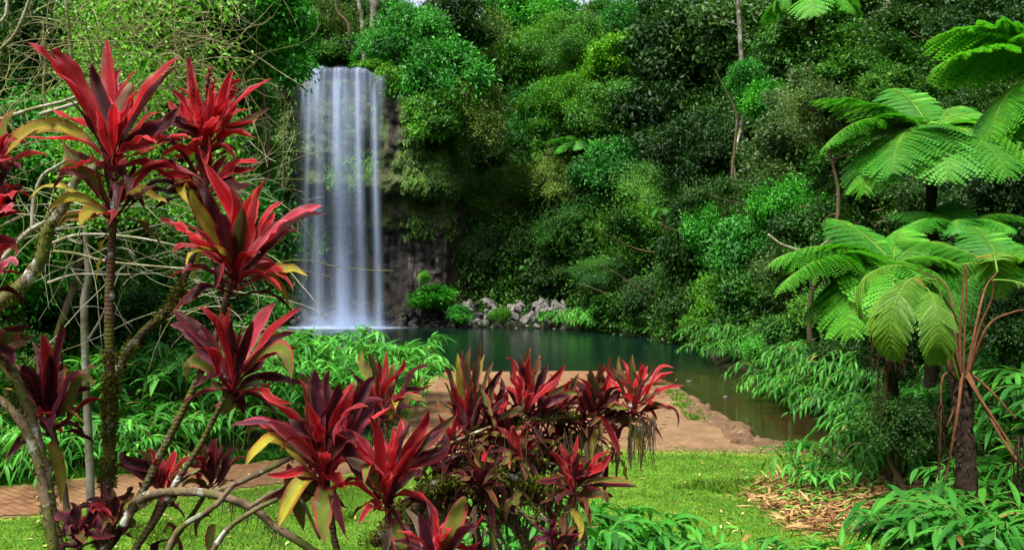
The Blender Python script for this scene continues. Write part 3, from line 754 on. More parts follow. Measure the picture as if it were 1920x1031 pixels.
T(960, 385, 95, 55, 'fine', 'olive', 'flat-topped olive tree beside the columnar rock')
T(1080, 420, 85, 60, 'fine', 'mid', 'spreading fine-leaved tree above the pale boulders')
T(905, 475, 58, 75, 'fine', 'dark', 'dense dark green rounded tree standing against the rock columns')
T(985, 470, 55, 55, 'big', 'under', 'shaded tree in the hollow behind the pale boulders')
T(1040, 515, 60, 40, 'big', 'dark', 'dark bush above the right half of the pale boulders', cat='shrub')
T(815, 560, 50, 24, 'shrub', 'emerald', 'bright leafy bush on the dark rocks right of the falls', Y=60.3, cat='shrub')
T(862, 590, 24, 18, 'shrub', 'emerald', 'small bright bush hanging to the water where dark rocks turn pale', Y=58.4, cat='shrub')
T(938, 590, 18, 15, 'shrub', 'lime', 'little yellow-green bush in the middle of the pale boulders', Y=58, cat='shrub')
T(1018, 592, 10, 9, 'shrub', 'emerald', 'tiny green tuft among the pale boulders near their right end', Y=57.5, cat='shrub')
T(795, 520, 12, 12, 'shrub', 'lime', 'tiny fern tuft clinging to the rock columns', Y=60.5, cat='shrub')
# the right side of the gorge
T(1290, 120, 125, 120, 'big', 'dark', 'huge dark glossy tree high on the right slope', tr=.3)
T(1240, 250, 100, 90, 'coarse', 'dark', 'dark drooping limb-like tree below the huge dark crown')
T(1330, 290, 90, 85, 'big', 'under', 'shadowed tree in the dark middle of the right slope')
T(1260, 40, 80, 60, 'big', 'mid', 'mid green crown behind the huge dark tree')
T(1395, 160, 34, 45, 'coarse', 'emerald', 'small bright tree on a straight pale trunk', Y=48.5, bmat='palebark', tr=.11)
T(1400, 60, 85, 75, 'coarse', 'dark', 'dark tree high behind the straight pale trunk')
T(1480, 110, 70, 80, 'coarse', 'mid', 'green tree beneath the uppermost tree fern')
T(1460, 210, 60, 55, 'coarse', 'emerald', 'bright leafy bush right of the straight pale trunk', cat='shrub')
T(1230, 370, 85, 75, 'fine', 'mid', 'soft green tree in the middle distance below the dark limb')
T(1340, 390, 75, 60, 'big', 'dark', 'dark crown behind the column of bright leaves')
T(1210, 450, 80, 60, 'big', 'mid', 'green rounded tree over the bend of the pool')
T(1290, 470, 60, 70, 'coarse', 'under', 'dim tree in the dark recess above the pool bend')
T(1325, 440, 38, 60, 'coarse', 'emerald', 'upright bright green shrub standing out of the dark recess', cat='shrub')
T(1400, 470, 70, 60, 'coarse', 'emerald', 'bright bushy tree on the slope above the weeping reeds')
T(1150, 520, 70, 42, 'fine', 'mid', 'green bank shrub at the far bend of the pool', cat='shrub')
T(1220, 560, 60, 42, 'big', 'dark', 'dark shrub overhanging the far pool bend', cat='shrub')
T(1160, 585, 50, 30, 'coarse', 'mid', 'low shrub touching the water right of the reed clump', cat='shrub')
T(1280, 585, 45, 45, 'coarse', 'dark', 'dark shrub where the pool narrows', cat='shrub')
T(1335, 560, 42, 42, 'coarse', 'lime', 'yellow-green bush above the dark mouth of the pool arm', cat='shrub')
T(1320, 615, 34, 30, 'coarse', 'lime', 'small yellow-green bush dipping to the water', cat='shrub')
T(1420, 560, 70, 62, 'coarse', 'mid', 'green bush above the weeping reed bank', cat='shrub')
T(1500, 300, 105, 90, 'near', 'grey', 'grey-green sprawling scrub on the open slope', cat='shrub')
T(1550, 200, 100, 75, 'near', 'grey', 'greyish brushwood under the spindly fern trunk', cat='shrub')
T(1480, 400, 80, 70, 'near', 'emerald', 'bright slope bush left of the bent bare twig', cat='shrub')
T(1535, 215, 85, 60, 'near', 'grey', 'grey-green scrub hiding the foot of the spindly fern trunk', Y=24.3, cat='shrub')
T(1665, 165, 60, 45, 'near', 'mid', 'bush hiding the foot of the mottled trunk', Y=28, cat='shrub')
T(1620, 120, 110, 80, 'big', 'mid', 'dim green growth around the mottled white trunk')
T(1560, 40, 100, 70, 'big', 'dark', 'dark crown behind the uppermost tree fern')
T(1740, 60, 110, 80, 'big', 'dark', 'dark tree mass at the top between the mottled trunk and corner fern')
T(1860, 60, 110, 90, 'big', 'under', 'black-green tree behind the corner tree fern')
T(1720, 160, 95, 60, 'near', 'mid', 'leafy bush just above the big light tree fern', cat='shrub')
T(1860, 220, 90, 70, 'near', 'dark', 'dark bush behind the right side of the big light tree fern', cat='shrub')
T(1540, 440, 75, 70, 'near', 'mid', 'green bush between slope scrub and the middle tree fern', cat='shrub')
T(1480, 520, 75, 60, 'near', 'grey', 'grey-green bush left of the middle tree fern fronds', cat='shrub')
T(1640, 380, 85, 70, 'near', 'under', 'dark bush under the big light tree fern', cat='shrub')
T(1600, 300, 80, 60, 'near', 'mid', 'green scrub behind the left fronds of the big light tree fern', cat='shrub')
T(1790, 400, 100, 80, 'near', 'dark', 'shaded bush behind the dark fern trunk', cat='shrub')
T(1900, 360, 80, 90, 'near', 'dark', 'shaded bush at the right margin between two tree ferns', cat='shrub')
T(1560, 590, 80, 60, 'near', 'mid', 'small-leaved bush under the left tips of the middle fern', cat='shrub')
T(1480, 640, 70, 45, 'near', 'mid', 'low bush above the weeping ginger at the pool arm', cat='shrub')
T(1620, 670, 80, 65, 'near', 'dark', 'dark glossy bush left of the dead brown frond', cat='shrub')
T(1668, 655, 62, 60, 'near', 'under', 'dark leafy bush hiding the trunk of the middle tree fern', Y=11.4, cat='shrub')
T(1680, 800, 66, 62, 'near', 'dark', 'low dark bush between dry leaf heap and near tree fern', Y=11.2, cat='shrub')
T(1500, 640, 60, 45, 'coarse', 'mid', 'green bush between the two banks of weeping ginger', Y=27, cat='shrub')
T(1440, 655, 40, 30, 'coarse', 'emerald', 'small green bush behind the ginger at the pool narrows', Y=30, cat='shrub')
T(1720, 640, 80, 80, 'near', 'under', 'dark bush behind the drooping frond curtain', cat='shrub')
T(1900, 620, 80, 90, 'near', 'under', 'dark bush at the right margin behind the brown stalks', cat='shrub')
T(1880, 790, 80, 70, 'near', 'dark', 'shadowed bush behind the fallen brown stalks', cat='shrub')
T(1740, 780, 60, 55, 'near', 'dark', 'shadowed low bush left of the near fern trunk', cat='shrub')
T(1540, 690, 60, 40, 'near', 'mid', 'mid green bush behind the ginger stand by the stream', cat='shrub')
print('trees', _cnt[0])

# bare trunks seen against the leaves
def bare(pts, Y, r0, r1, label, mat='greybark', name='bare_tree', cat='tree', limbs=(), ground=True):
    if Y is None: Y = hit(pts[0][0], pts[0][1], 1.0)
    P = np.array([at(p[0], p[1], Y+(p[2] if len(p) > 2 else 0)) for p in pts])
    if ground: P[0][2] = min(P[0][2], float(terr(P[0][0], P[0][1])))
    root = empty(name, P[0]); tag(root, label, cat)
    r = np.random.default_rng(int(P[0][0]*100) % 9999+5)
    mb = MB(); S = smoothpath(P-P[0], 30); tube(mb, S, np.linspace(r0, r1, 30), 10, bump=.1, rng=r); mb.build('trunk', M[mat], root)
    for (i, dx, dz, L) in limbs:
        mb = MB(); p = S[i]; tube(mb, smoothpath([p, p+np.array([dx*.5, -.1, dz*.4])*L, p+np.array([dx, -.2, dz])*L], 8), np.linspace(r1*.6, r1*.15, 8), 5); mb.build('branch', M[mat], root)
    return root
bare([(690, 125), (680, 60), (672, 0), (668, -60)], 64, .16, .12, 'slender pale curved trunk standing at the waterfall lip', limbs=((18, -.8, .8, 2), (22, .8, 1, 1.5)))
bare([(708, 110), (703, 40), (702, -30)], 68, .42, .36, 'thicker grey trunk just right of the slender pale one above the falls')
bare([(640, 110), (655, 60), (632, 20), (628, -30)], 72, .16, .1, 'dark crooked trunk left of the slender pale one above the falls', mat='bark')
bare([(1396, 330), (1395, 200), (1388, 80), (1382, -30)], 50, .16, .11, 'straight pale trunk rising through the dark right slope', limbs=((22, -1.2, .4, 1.4),))
bare([(1665, 110), (1662, 60), (1668, 0), (1672, -60)], 45, .30, .26, 'mottled white trunk near the top of the right slope', mat='palebark')
bare([(1803, 90), (1806, 30), (1800, -40)], 36, .24, .2, 'brown trunk near the top right beside the corner fern', mat='bark')
bare([(1358, 300), (1378, 270), (1380, 215), (1360, 170), (1340, 130)], 47, .10, .02, 'bent brown limb in the dark hollow of the right slope', mat='bark')
bare([(1182, 90), (1180, 40), (1181, -40)], 76, .25, .2, 'straight thin trunk in the sky gap', mat='bark')
bare([(172, 690), (158, 600), (165, 520), (160, 430)], 11.5, .055, .035, 'grey forked slim trunk behind the tall mossy cordyline', mat='greybark', limbs=((8, .5, .9, 1.2), (14, -.3, .8, 1.0)))
bare([(1105, 450), (1098, 400), (1092, 350)], None, .08, .05, 'thin grey trunk over the pale boulders', mat='palebark')
bare([(1440, 440), (1470, 460), (1520, 470), (1560, 445)], 18.5, .03, .012, 'bent bare twig lying across the slope bush', mat='twigpale', name='bare_twig', cat='twig', ground=False)

# ---------------------------------------------------------------- forest that reads as one mass between the trees one can tell apart
def forest_mass(tones, x0, x1, y0, y1, sx, sy, seed, rp, label, h=1.6):
    r = np.random.default_rng(seed); mbs = [MB() for _ in tones]; cnt = [0]*len(tones)
    for px in np.arange(x0, x1, sx):
        for py in np.arange(y0, y1, sy):
            qx, qy = px+r.uniform(-.5, .5)*sx, py+r.uniform(-.5, .5)*sy
            Y = hit(qx, qy, h); c = at(qx, qy, Y)
            if Y > 115 or (-16 < c[0] < -3.2 and Y > 57 and c[2] < 18.5) or (c[0] > -18 and c[0] < -15.9 and Y > 57 and c[2] < 17): continue
            if sdf(POOL, c[0], c[1]) < .5 or -15.5 < c[0] < -7.5 and Y < 84 and Y > 57: continue
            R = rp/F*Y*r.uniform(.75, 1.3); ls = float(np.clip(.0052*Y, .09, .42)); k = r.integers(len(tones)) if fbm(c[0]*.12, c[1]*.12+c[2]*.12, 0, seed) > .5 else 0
            nt_ = int(min(260, 26*(R/ls)**1.0)); o = sphere_dirs(r, nt_, .2)
            lump = .45+1.05*fbm(o[:, 0]*2+px, o[:, 1]*2, o[:, 2]*2.6+py, seed, 3)
            t = c+o*(R*lump*(1-.4*r.random(nt_)**1.5))[:, None]; per = 6; n = nt_*per
            O = np.repeat(o, per, 0); C = np.repeat(t, per, 0)+r.normal(size=(n, 3))*ls*.75
            D = unit(O*.55+unit(r.normal(size=(n, 3)))*.95+np.array([0, 0, -.12])); N = unit(O*.5+np.array([0, 0, .75])+r.normal(size=(n, 3))*.38)
            L = ls*r.uniform(.65, 1.25, n); base = r.normal(.48, .13)
            leafquads(mbs[k], C, D, N, L, L*.46, np.clip(np.repeat(r.normal(base, .075, nt_), per)+r.normal(0, .05, n), 0, .97)); cnt[k] += 1
    for k, (mb, t) in enumerate(zip(mbs, tones)):
        if cnt[k]: tag(mb.build('forest_foliage', M[t]), label[k], None, None, 'stuff')
forest_mass(['under', 'mid', 'dark'], 700, 1930, -20, 640, 46, 42, 71, 50, h=.7, label= ['dark leafy rainforest filling the gaps on the far and right slopes', 'mid green rainforest foliage between the trees on the slopes', 'glossy dark rainforest foliage between the trees on the slopes'])  # mostly the darkened tones: shade of the gaps painted into leaf colour
r = np.random.default_rng(91); mbv = MB()
for i in range(330):
    px, py = r.uniform(740, 1900), r.uniform(-10, 600); Y = hit(px, py, 3.4); c = at(px, py, Y)
    if Y > 100 or Y < 15 or sdf(POOL, c[0], c[1]) < .8: continue
    L = r.uniform(.8, 4.5)*Y/50; w_ = Y*.0009
    if i % 3: e_ = c+np.array([r.normal(0, .25), r.normal(0, .2), -1])*L
    else: e_ = c+np.array([r.normal(0, .8), r.normal(0, .3), r.normal(.4, .4)])*L*.8
    m_ = (c+e_)/2+r.normal(size=3)*.16*L; tube(mbv, smoothpath([c, m_, e_], 9), np.linspace(w_, w_*.5, 9), 4, cap=False)
tag(mbv.build('hanging_vines', M['bark']), 'thin grey-brown vines and twigs hanging in the forest wall', None, None, 'stuff')
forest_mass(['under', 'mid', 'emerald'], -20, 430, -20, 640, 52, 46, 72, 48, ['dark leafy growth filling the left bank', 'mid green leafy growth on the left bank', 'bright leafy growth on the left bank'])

# ---------------------------------------------------------------- understory: uncountable leaves clothing the slopes
def ground_cover(name, region, n, L0, tone, label, hmax, seed, lumps=.35):
    r = np.random.default_rng(seed); mb = MB()
    X = r.uniform(region[0], region[1], n); Y = r.uniform(region[2], region[3], n)
    d = sdf(POOL, X, Y); sl = np.maximum(np.maximum(X-XR(Y), XL(Y)-X), Y-YF(X)-.8)
    keep = (d > .2) & (sl > .3) & ~((Y > 60.5) & (Y < 86) & (X > -14.6) & (X < -8.6) & (Y < 84))
    X, Y = X[keep], Y[keep]; m = len(X)
    t = terr(X, Y)
    up = hmax*(fbm(X*lumps, Y*lumps, 0, seed)**1.5)*1.6*(1-.45*r.random(m)**2)
    C = np.stack([X, Y, t+up], -1)
    per = 5
    C = np.repeat(C, per, 0)+r.normal(size=(m*per, 3))*L0*.8
    D = unit(r.normal(size=(m*per, 3))*.9+np.array([0, -.3, .1])); N = unit(np.array([0, -.25, .8])+r.normal(size=(m*per, 3))*.4)
    L = L0*r.uniform(.6, 1.3, m*per)
    leafquads(mb, C, D, N, L, L*.5, np.clip(np.repeat(r.normal(.5, .17, m), per)+r.normal(0, .08, m*per), 0, 1))
    return tag(mb.build(name, M[tone]), label, None, None, 'stuff')
ground_cover('undergrowth', (1, 34, 16, 62), 42000, .24, 'under', 'dark leafy undergrowth covering the right slope', 1.6, 301)
ground_cover('undergrowth', (-12, 30, 61, 82), 20000, .34, 'mid', 'leafy undergrowth on the slope above the cliff', 2.2, 302)
ground_cover('undergrowth', (-34, -6, 14, 62), 30000, .24, 'under', 'leafy undergrowth on the left bank', 1.4, 303)
ground_cover('undergrowth', (3.5, 12, 6.5, 19), 16000, .11, 'under', 'low leafy undergrowth beneath the tree ferns', .5, 304)
ground_cover('undergrowth', (-45, -14.6, 56, 82), 12000, .34, 'mid', 'leafy undergrowth above the left part of the cliff', 2.4, 305)

# ferns and creepers on the cliff face
def cliff_plants(seed, n, fmask, L0, tone, name, label):
    r = np.random.default_rng(seed)
    x = r.uniform(-19.5, -2.4, n); z = r.uniform(1.5, 17.2, n)
    keep = r.random(n) < fmask(x, z); x, z = x[keep], z[keep]; m = len(x)
    y = cliff_y(x, z)-.04
    per = 5; C = np.repeat(np.stack([x, y, z], -1), per, 0)+r.normal(size=(m*per, 3))*np.array([.12, .05, .12])
    D = unit(np.stack([r.normal(0, .5, m*per), -.45-.5*r.random(m*per), -.75+r.normal(0, .35, m*per)], -1))
    N = unit(np.stack([r.normal(0, .3, m*per), -.7+0*C[:, 0], .7+0*C[:, 0]], -1))
    mb = MB(); L = L0*r.uniform(.6, 1.3, m*per)
    leafquads(mb, C, D, N, L, L*.36, np.clip(np.repeat(r.normal(.5, .2, m), per)+r.normal(0, .08, m*per), 0, 1), droop=.3)
    return tag(mb.build(name, M[tone]), label, None, None, 'stuff')
def fm1(x, z):
    a = sstep(.46, .56, fbm(x*.45, z*.5, 0, 401))
    right = sstep(-8.0, -6.6, x)*sstep(8.2, 9.2, z)*sstep(14.5, 12, z+(x+7)*-.1)
    low = sstep(-8, -7.4, x)*sstep(5.6, 6.4, z)*sstep(8.4, 7.6, z)*.45
    far = sstep(-3.2, -1.5, x)*.9
    left = sstep(-14.6, -15.2, x)*.75*sstep(1.5, 3, z)
    return np.clip((right*.95+low+left)*(.35+a)+far*(.4+a*.6)+sstep(-7.4, -6.0, x)*sstep(9, 10, z), 0, 1)
cliff_plants(41, 20000, fm1, .26, 'clifffern', 'cliff_ferns', 'hanging ferns and creepers on the damp cliff right of the falls')
def fm2(x, z):
    a = sstep(.5, .6, fbm(x*.6, z*.45, 0, 402)); b = np.exp(-((x+14.1)/.75)**2-((z-5.9)/.75)**2)*3
    c = ((x > -14.6) & (x < -8.4))*sstep(8.3, 9.3, z)*sstep(15.5, 12.5, z)*a*.5
    return np.clip(b+c, 0, 1)
cliff_plants(42, 14000, fm2, .26, 'lime', 'hanging_moss', 'bright moss and ferns on the ledges behind and beside the falling water')
# ---------------------------------------------------------------- broad strap leaves (ginger)
def strap(mb, P0, D0, L, W, droop, N0, tint, ns=6, fold=.18, r=None):
    """one lance-shaped leaf, folded on its midrib and arching under its weight"""
    D = unit(np.asarray(D0, float)); P = [np.asarray(P0, float)]; Ds = [D]
    for i in range(ns):
        D = unit(D+np.array([0, 0, -droop/ns])); P.append(P[-1]+D*L/ns); Ds.append(D)
    P = np.array(P); Ds = np.array(Ds); S = unit(np.cross(Ds, N0)); U = np.cross(S, Ds)
    t = np.linspace(0, 1, ns+1); w = W*.5*np.maximum(np.sin(np.pi*np.clip(t*.96+.04, 0, 1)**.8), .05)[:, None]
    V = np.stack([P-S*w+U*w*fold*2, P, P+S*w+U*w*fold*2], 1).reshape(-1, 3)
    i = np.arange(ns)[:, None]*3
    Qd = np.concatenate([i+np.array([[0, 1, 4, 3]]), i+np.array([[1, 2, 5, 4]])])
    mb.add(V, Qd, tint=tint)
def ginger_meshes(seed, stems, H, lean, L, W, bend=.5, droopy=False, n_leaf=14, spread=.5, az=None):
    """canes fanned from one root, leaves in two ranks along each"""
    r = np.random.default_rng(seed); lf = MB(); cn = MB()
    for s in range(stems):
        a = r.random()*6.283 if az is None else az+r.normal(0, .7)
        base = np.array([math.cos(a), math.sin(a), 0])*spread*r.random()**.6
        out = np.array([math.cos(a), math.sin(a), 0]); h = H*r.uniform(.7, 1.1); ln = lean*r.uniform(.4, 1.4)
        P = smoothpath([base, base+out*ln*.25+np.array([0, 0, h*.45]), base+out*ln*.65+np.array([0, 0, h*.85]), base+out*ln*1.15+np.array([0, 0, h*(1.0-bend*.35)])], 16)
        tube(cn, P, np.linspace(.011, .005, 16), 5, cap=False)
        side = unit(np.cross(out, [0, 0, 1])+r.normal(size=3)*.25)
        for k in range(n_leaf):
            t = .22+.78*(k+.5*r.random())/n_leaf; i = min(int(t*15), 14); p = P[i]+(P[i+1]-P[i])*(t*15-i)
            tan = unit(P[i+1]-P[i]); sg = 1 if k % 2 else -1
            D = unit(tan*.75+side*sg*.75+r.normal(size=3)*.16)
            Nn = unit(np.cross(np.cross(D, [0, 0, 1]), D)+r.normal(size=3)*.2)
            strap(lf, p, D, L*r.uniform(.7, 1.15)*(1-.25*abs(t-.6)), W*r.uniform(.8, 1.15), r.uniform(.5, 1.3)*(1.5 if droopy else 1), Nn, float(np.clip(r.normal(.5, .17), 0, .96)) if r.random() > .015 else 1.0)
    return lf.mesh('leaves', M['gingerA'], True), cn.mesh('canes', M['cane'], True)
GI = {
 'up': [ginger_meshes(500+i, 14, 1.7, .6, .42, .070, spread=.55) for i in range(4)],
 'short': [ginger_meshes(520+i, 12, .85, .5, .34, .06, n_leaf=9, spread=.4) for i in range(3)],
 'weep': [ginger_meshes(540+i, 14, 1.35, 1.35, .42, .068, bend=1.6, droopy=True, spread=.6, n_leaf=16) for i in range(4)],
 'near': [ginger_meshes(560+i, 13, 1.15, .75, .47, .085, n_leaf=13, spread=.45) for i in range(3)],
}
rg = np.random.default_rng(77)
def ginger(x, y, kind, s, tone, label, group, z=None, rz=None, name='ginger_plant'):
    z = float(terr(x, y)) if z is None else z
    e_ = empty(name, (x, y, max(z, -.05)-.03)); tag(e_, label, 'plant', group)
    lf, cn = GI[kind][rg.integers(len(GI[kind]))]
    o = link('leaves', lf, e_); setmat(o, M[tone]); link('canes', cn, e_)
    e_.rotation_euler = (0, 0, rg.random()*6.28 if rz is None else rz); e_.scale = (s, s, s*rg.uniform(.9, 1.1)); return e_
def patch(n, poly, kind, s, tones, label, group, mind=.5, seed=1, hfun=None):
    r = np.random.default_rng(seed); P = np.array(poly, float); lo, hi = P.min(0), P.max(0); pts = []
    for _ in range(n*60):
        if len(pts) >= n: break
        q = lo+(hi-lo)*r.random(2)
        if sdf(P, q[0], q[1]) > 0: continue
        if sdf(POOL, q[0], q[1]) < .02: continue
        if pts and min(np.hypot(q[0]-p[0], q[1]-p[1]) for p in pts) < mind: continue
        pts.append(q)
    for q in pts:
        ginger(q[0], q[1], kind, s*r.uniform(.85, 1.15), tones[r.integers(len(tones))], label, group)
# the tall stand between path and pool: behind the brick path, left and centre
patch(26, [(-5.0, 17.2), (-2.3, 18.0), (-1.7, 20.5), (-1.8, 23.5), (-6.6, 24), (-6.4, 19)], 'up', 1.02, ['gingerA'], 'bright green ginger plant in the stand between brick path and pool', 'bright ginger plants between path and pool', .62, 5)
patch(24, [(-6.3, 16.2), (-4.2, 16.5), (-4.8, 18.5), (-6.2, 23), (-9.6, 22), (-8.8, 15.2)], 'up', 1.05, ['gingerB', 'gingerB', 'gingerA'], 'deep green ginger plant behind the mossy cordyline fork', 'deep green ginger plants behind the mossy fork', .7, 6)
patch(20, [(-10.5, 14.2), (-8.0, 14.3), (-4.6, 16.1), (-5.5, 17.2), (-10.5, 17)], 'short', 1.1, ['gingerB', 'gingerA'], 'low ginger plant along the far edge of the left path', 'low ginger plants edging the left path', .55, 7)
patch(8, [(-8.2, 13.6), (-6.6, 14.0), (-6.6, 15), (-8.2, 15)], 'weep', .75, ['gingerA'], 'drooping ginger plant spilling beside the path at left', 'drooping ginger plants by the left path', .5, 8)
# far reed clump at the right end of the boulders
for i, (px, Y) in enumerate(((1080, 57.2), (1088, 56.8), (1098, 56.2), (1110, 55.8), (1122, 55.2), (1086, 58.4), (1104, 57.4))):
    ginger((px-CX)/F*Y, Y, 'weep', 1.1, 'gingerA', 'bright green reed-like plant right of the pale boulders', 'reed-like plants beside the pale boulders', z=.1, name='reed_plant')
for i, (px, Y) in enumerate(((1135, 54.5), (1150, 53.5), (1170, 52.2), (1188, 51), (1205, 50), (1222, 48.5), (1240, 47))):
    ginger((px-CX)/F*Y+.6, Y, 'weep', .6, 'gingerB', 'dark reed-like plant dipping into the far pool bend', 'reed-like plants round the far pool bend', z=.1, name='reed_plant')
# weeping banks of the pool arm
for i in range(15):
    u = (i % 8)/7; x = 8.0+1.6*u+rg.normal(0, .15); y = 34.4-1.5*u+rg.normal(0, .25)+(0 if i < 8 else 1.3)
    ginger(x+.45, y+.1, 'weep', .78, 'gingerB', 'weeping ginger plant hanging over the narrow of the pool', 'weeping ginger plants at the pool narrows', z=.15+(.5 if i > 7 else 0), rz=None)
for i in range(44):
    u = (i % 15)/14 if i < 30 else rg.random(); y = 15.6+10.2*u; x = float(np.interp(y, [15.5, 17.5, 20.4, 22.9, 26, 31.6], [8.3, 8.0, 7.6, 7.4, 7.7, 8.8]))+.05+rg.normal(0, .08)+(0 if i < 15 else .8)
    ginger(x+.3, y, 'weep', .85, 'gingerB' if i % 3 else 'gingerA', 'weeping ginger plant on the bank where the brown stream bends', 'weeping ginger plants along the stream arm', z=.05+(0 if i < 15 else .6))
patch(34, [(5.9, 14.4), (7.0, 15.8), (8.6, 17.6), (9.8, 18.5), (9.8, 14), (6.4, 12.6)], 'up', .80, ['gingerA', 'gingerA', 'gingerA', 'gingerB'], 'tall bright ginger plant between stream and dry leaf heap', 'tall ginger plants right of the stream', .42, 9)
patch(12, [(5.6, 13.8), (6.2, 14.5), (7.2, 15.6), (7.6, 14.0), (6.0, 12.9)], 'weep', .72, ['gingerA'], 'arching ginger plant at the edge of lawn and stream', 'arching ginger plants at the lawn corner', .5, 10)
for x, y in ((4.45, 13.1), (4.75, 12.7), (4.6, 13.6)): ginger(x, y, 'short', .7, 'gingerA', 'small yellowing ginger plant at the left of the dry leaf heap', 'small ginger plants beside the leaf heap')
# bottom right corner
patch(34, [(3.85, 8.3), (4.7, 9.2), (5.7, 9.9), (6.8, 10.3), (6.4, 7.4), (4.0, 7.2)], 'near', .70, ['gingerB'], 'deep green ginger plant filling the lower right corner', 'ginger plants in the lower right corner', .38, 11)
# bottom centre
patch(12, [(-.1, 7.6), (1.2, 7.6), (1.1, 8.5), (0, 8.6)], 'near', .62, ['gingerA'], 'fresh green ginger plant at the bottom under the sprawling red cordyline', 'fresh ginger plants under the sprawling cordyline', .3, 12)
for x, y in ((2.0, 7.4), (2.25, 7.3), (2.65, 7.5), (2.9, 7.25), (-.6, 7.6), (-1.0, 7.5)): ginger(x, y, 'near', .48, 'gingerA', 'small ginger shoot poking up at the bottom edge of the lawn', 'ginger shoots at the bottom edge')

# ---------------------------------------------------------------- tree ferns
def frond_mesh(name, seed, L=1.0, W=.36, pairs=24, curve=1.0, fine=14, stalk=.10, mat='fern', sparse=0.0, lift=.35):
    """arching frond along +X from the origin: stalk, pairs of pinnae, each toothed with pinnules"""
    r = np.random.default_rng(seed); mb = MB(); n = 30
    ang = lift-curve*np.linspace(0, 1, n)**1.15*1.6
    P = np.zeros((n, 3)); st = L/(n-1)
    for i in range(1, n): P[i] = P[i-1]+np.array([math.cos(ang[i-1]), 0, math.sin(ang[i-1])])*st
    s_ = MB(); tube(s_, P, np.linspace(.008, .0015, n)*L**.5, 6, cap=False)
    for k in range(pairs):
        t = stalk+(1-stalk)*(k+.3)/pairs; f = t*(n-1); i = min(int(f), n-2); p = P[i]+(P[i+1]-P[i])*(f-i)
        tan = unit(P[i+1]-P[i]); up = np.array([-tan[2], 0, tan[0]])
        q = (t-stalk)/(1-stalk); pl = W*min(1, .45+q*2.2)*(1-max(0, q-.45)/.55)**.72+.02
        for sg in (-1, 1):
            if r.random() < sparse: continue
            d = unit(np.array([0, sg, 0])+tan*((.28+.35*q) if curve < 1.4 else (.55+.6*q))+r.normal(size=3)*.05-up*.08)
            m = max(4, int(fine*(pl/W)**.6)); u = (np.arange(m)+.5)/m
            C = p+d*pl*u[:, None]+np.array([0, 0, -1.0])*(u[:, None]**2)*pl*.32*r.uniform(.6, 1.3)
            side = unit(np.cross(d, up)); pw = pl*.155*(1-u**2.2*.8)[:, None]
            for sd in (-1, 1):
                D = unit(side*sd+d*.45-up*.10)
                leafquads(mb, C, np.repeat(D[None], m, 0) if D.ndim == 1 else D, np.repeat(up[None], m, 0), pw[:, 0]*1.35, pl/m*1.55, np.clip(r.normal(.5, .08, m)+.16*(q-.4), 0, .95) if r.random() > .012 else np.ones(m), fold=.05, droop=.1)
            Cc = np.vstack([p, C]); tube(s_, Cc, np.linspace(.0035, .001, len(Cc))*L**.5, 3, cap=False)
    return mb.mesh(name, M[mat]), s_.mesh('midrib', M['stipeg'], True)
FR = {
 'arch': [frond_mesh('frond', 700+i, curve=c, W=.36, lift=l) for i, (c, l) in enumerate(((.85, .40), (1.0, .35), (.75, .45)))],
 'flat': [frond_mesh('frond', 710+i, curve=c, W=.30, lift=l, pairs=26) for i, (c, l) in enumerate(((.5, .25), (.35, .3)))],
 'hang': [frond_mesh('frond', 720+i, curve=c, W=.22, lift=l, pairs=21, stalk=.15) for i, (c, l) in enumerate(((1.75, .9), (1.6, 1.0)))],
}
def fern(name, px, py, Y, L, fronds, tone, label, group=None, trunk_r=.09, tm='fernbark', lean=(0, 0), deadskirt=0):
    """fronds: (azimuth in degrees, kind, length factor, roll, pitch)  azimuth 0 = to the right, 270 = towards the viewer"""
    Y = Y or hit(px, py+20, 5.5)
    c = at(px, py, Y); z0 = float(terr(c[0]+lean[0], Y+lean[1])); b = np.array([c[0]+lean[0], Y+lean[1], min(z0, c[2]-.6)])
    root = empty(name, b); tag(root, label, 'tree fern', group); r = np.random.default_rng(int(px+py))
    mb = MB(); d = c-b; w = r.normal(size=3)*.08; w[2] = 0
    S = smoothpath([d*0, d*.35+w, d*.7+w*.6, d], 40)
    R = np.linspace(trunk_r*1.25, trunk_r*.85, 40)
    tube(mb, S, R, 12, bump=.22, rng=r)
    # stubs of old stalks
    for k in range(70):
        i = r.integers(2, 39); a = r.random()*6.28; o = np.array([math.cos(a), math.sin(a), 0])
        p = S[i]+o*R[i]*.9; tube(mb, [p, p+o*.02+np.array([0, 0, .05])*r.uniform(.5, 1.3)], [.014, .008], 4)
    mb.build('trunk', M[tm], root)
    for (az, kind, lf, pitch) in fronds:
        ms, rb = FR[kind][r.integers(len(FR[kind]))]
        o = link('frond', ms, root, d+np.array([0, 0, -.02])); setmat(o, M[tone]); o.rotation_euler = (rad(r.uniform(-14, 14)), rad(-pitch), rad(az)); o.scale = (L*lf,)*3
        q = link('midrib', rb, o)
    for k in range(deadskirt):
        ms, rb = FR['hang'][k % 2]; o = link('dead_frond', ms, root, d-np.array([0, 0, .1])); setmat(o, M['ferndead']); o.rotation_euler = (0, rad(r.uniform(20, 55)), rad(r.uniform(0, 360))); o.scale = (L*.7, L*.45, L*.7)
        tag(o, 'brown withered hanging frond')
    return root
fern('tree_fern', 1745, 243, 15.5, 2.05, [(95, 'flat', .95, 40), (160, 'flat', 1.05, 24), (130, 'flat', .8, 20), (192, 'arch', 1.1, 2), (208, 'arch', 1.15, -14), (228, 'arch', 1.15, -20), (252, 'arch', 1.15, -24), (280, 'arch', 1.1, -24), (305, 'arch', 1.1, -20), (332, 'arch', 1.05, -8), (355, 'arch', 1.0, 4), (20, 'arch', .95, 14), (45, 'flat', .9, 18), (180, 'arch', 1.0, -24), (350, 'arch', .9, -20)], 'fern', 'big light green tree fern spreading flat highest of the three full crowns', trunk_r=.10)
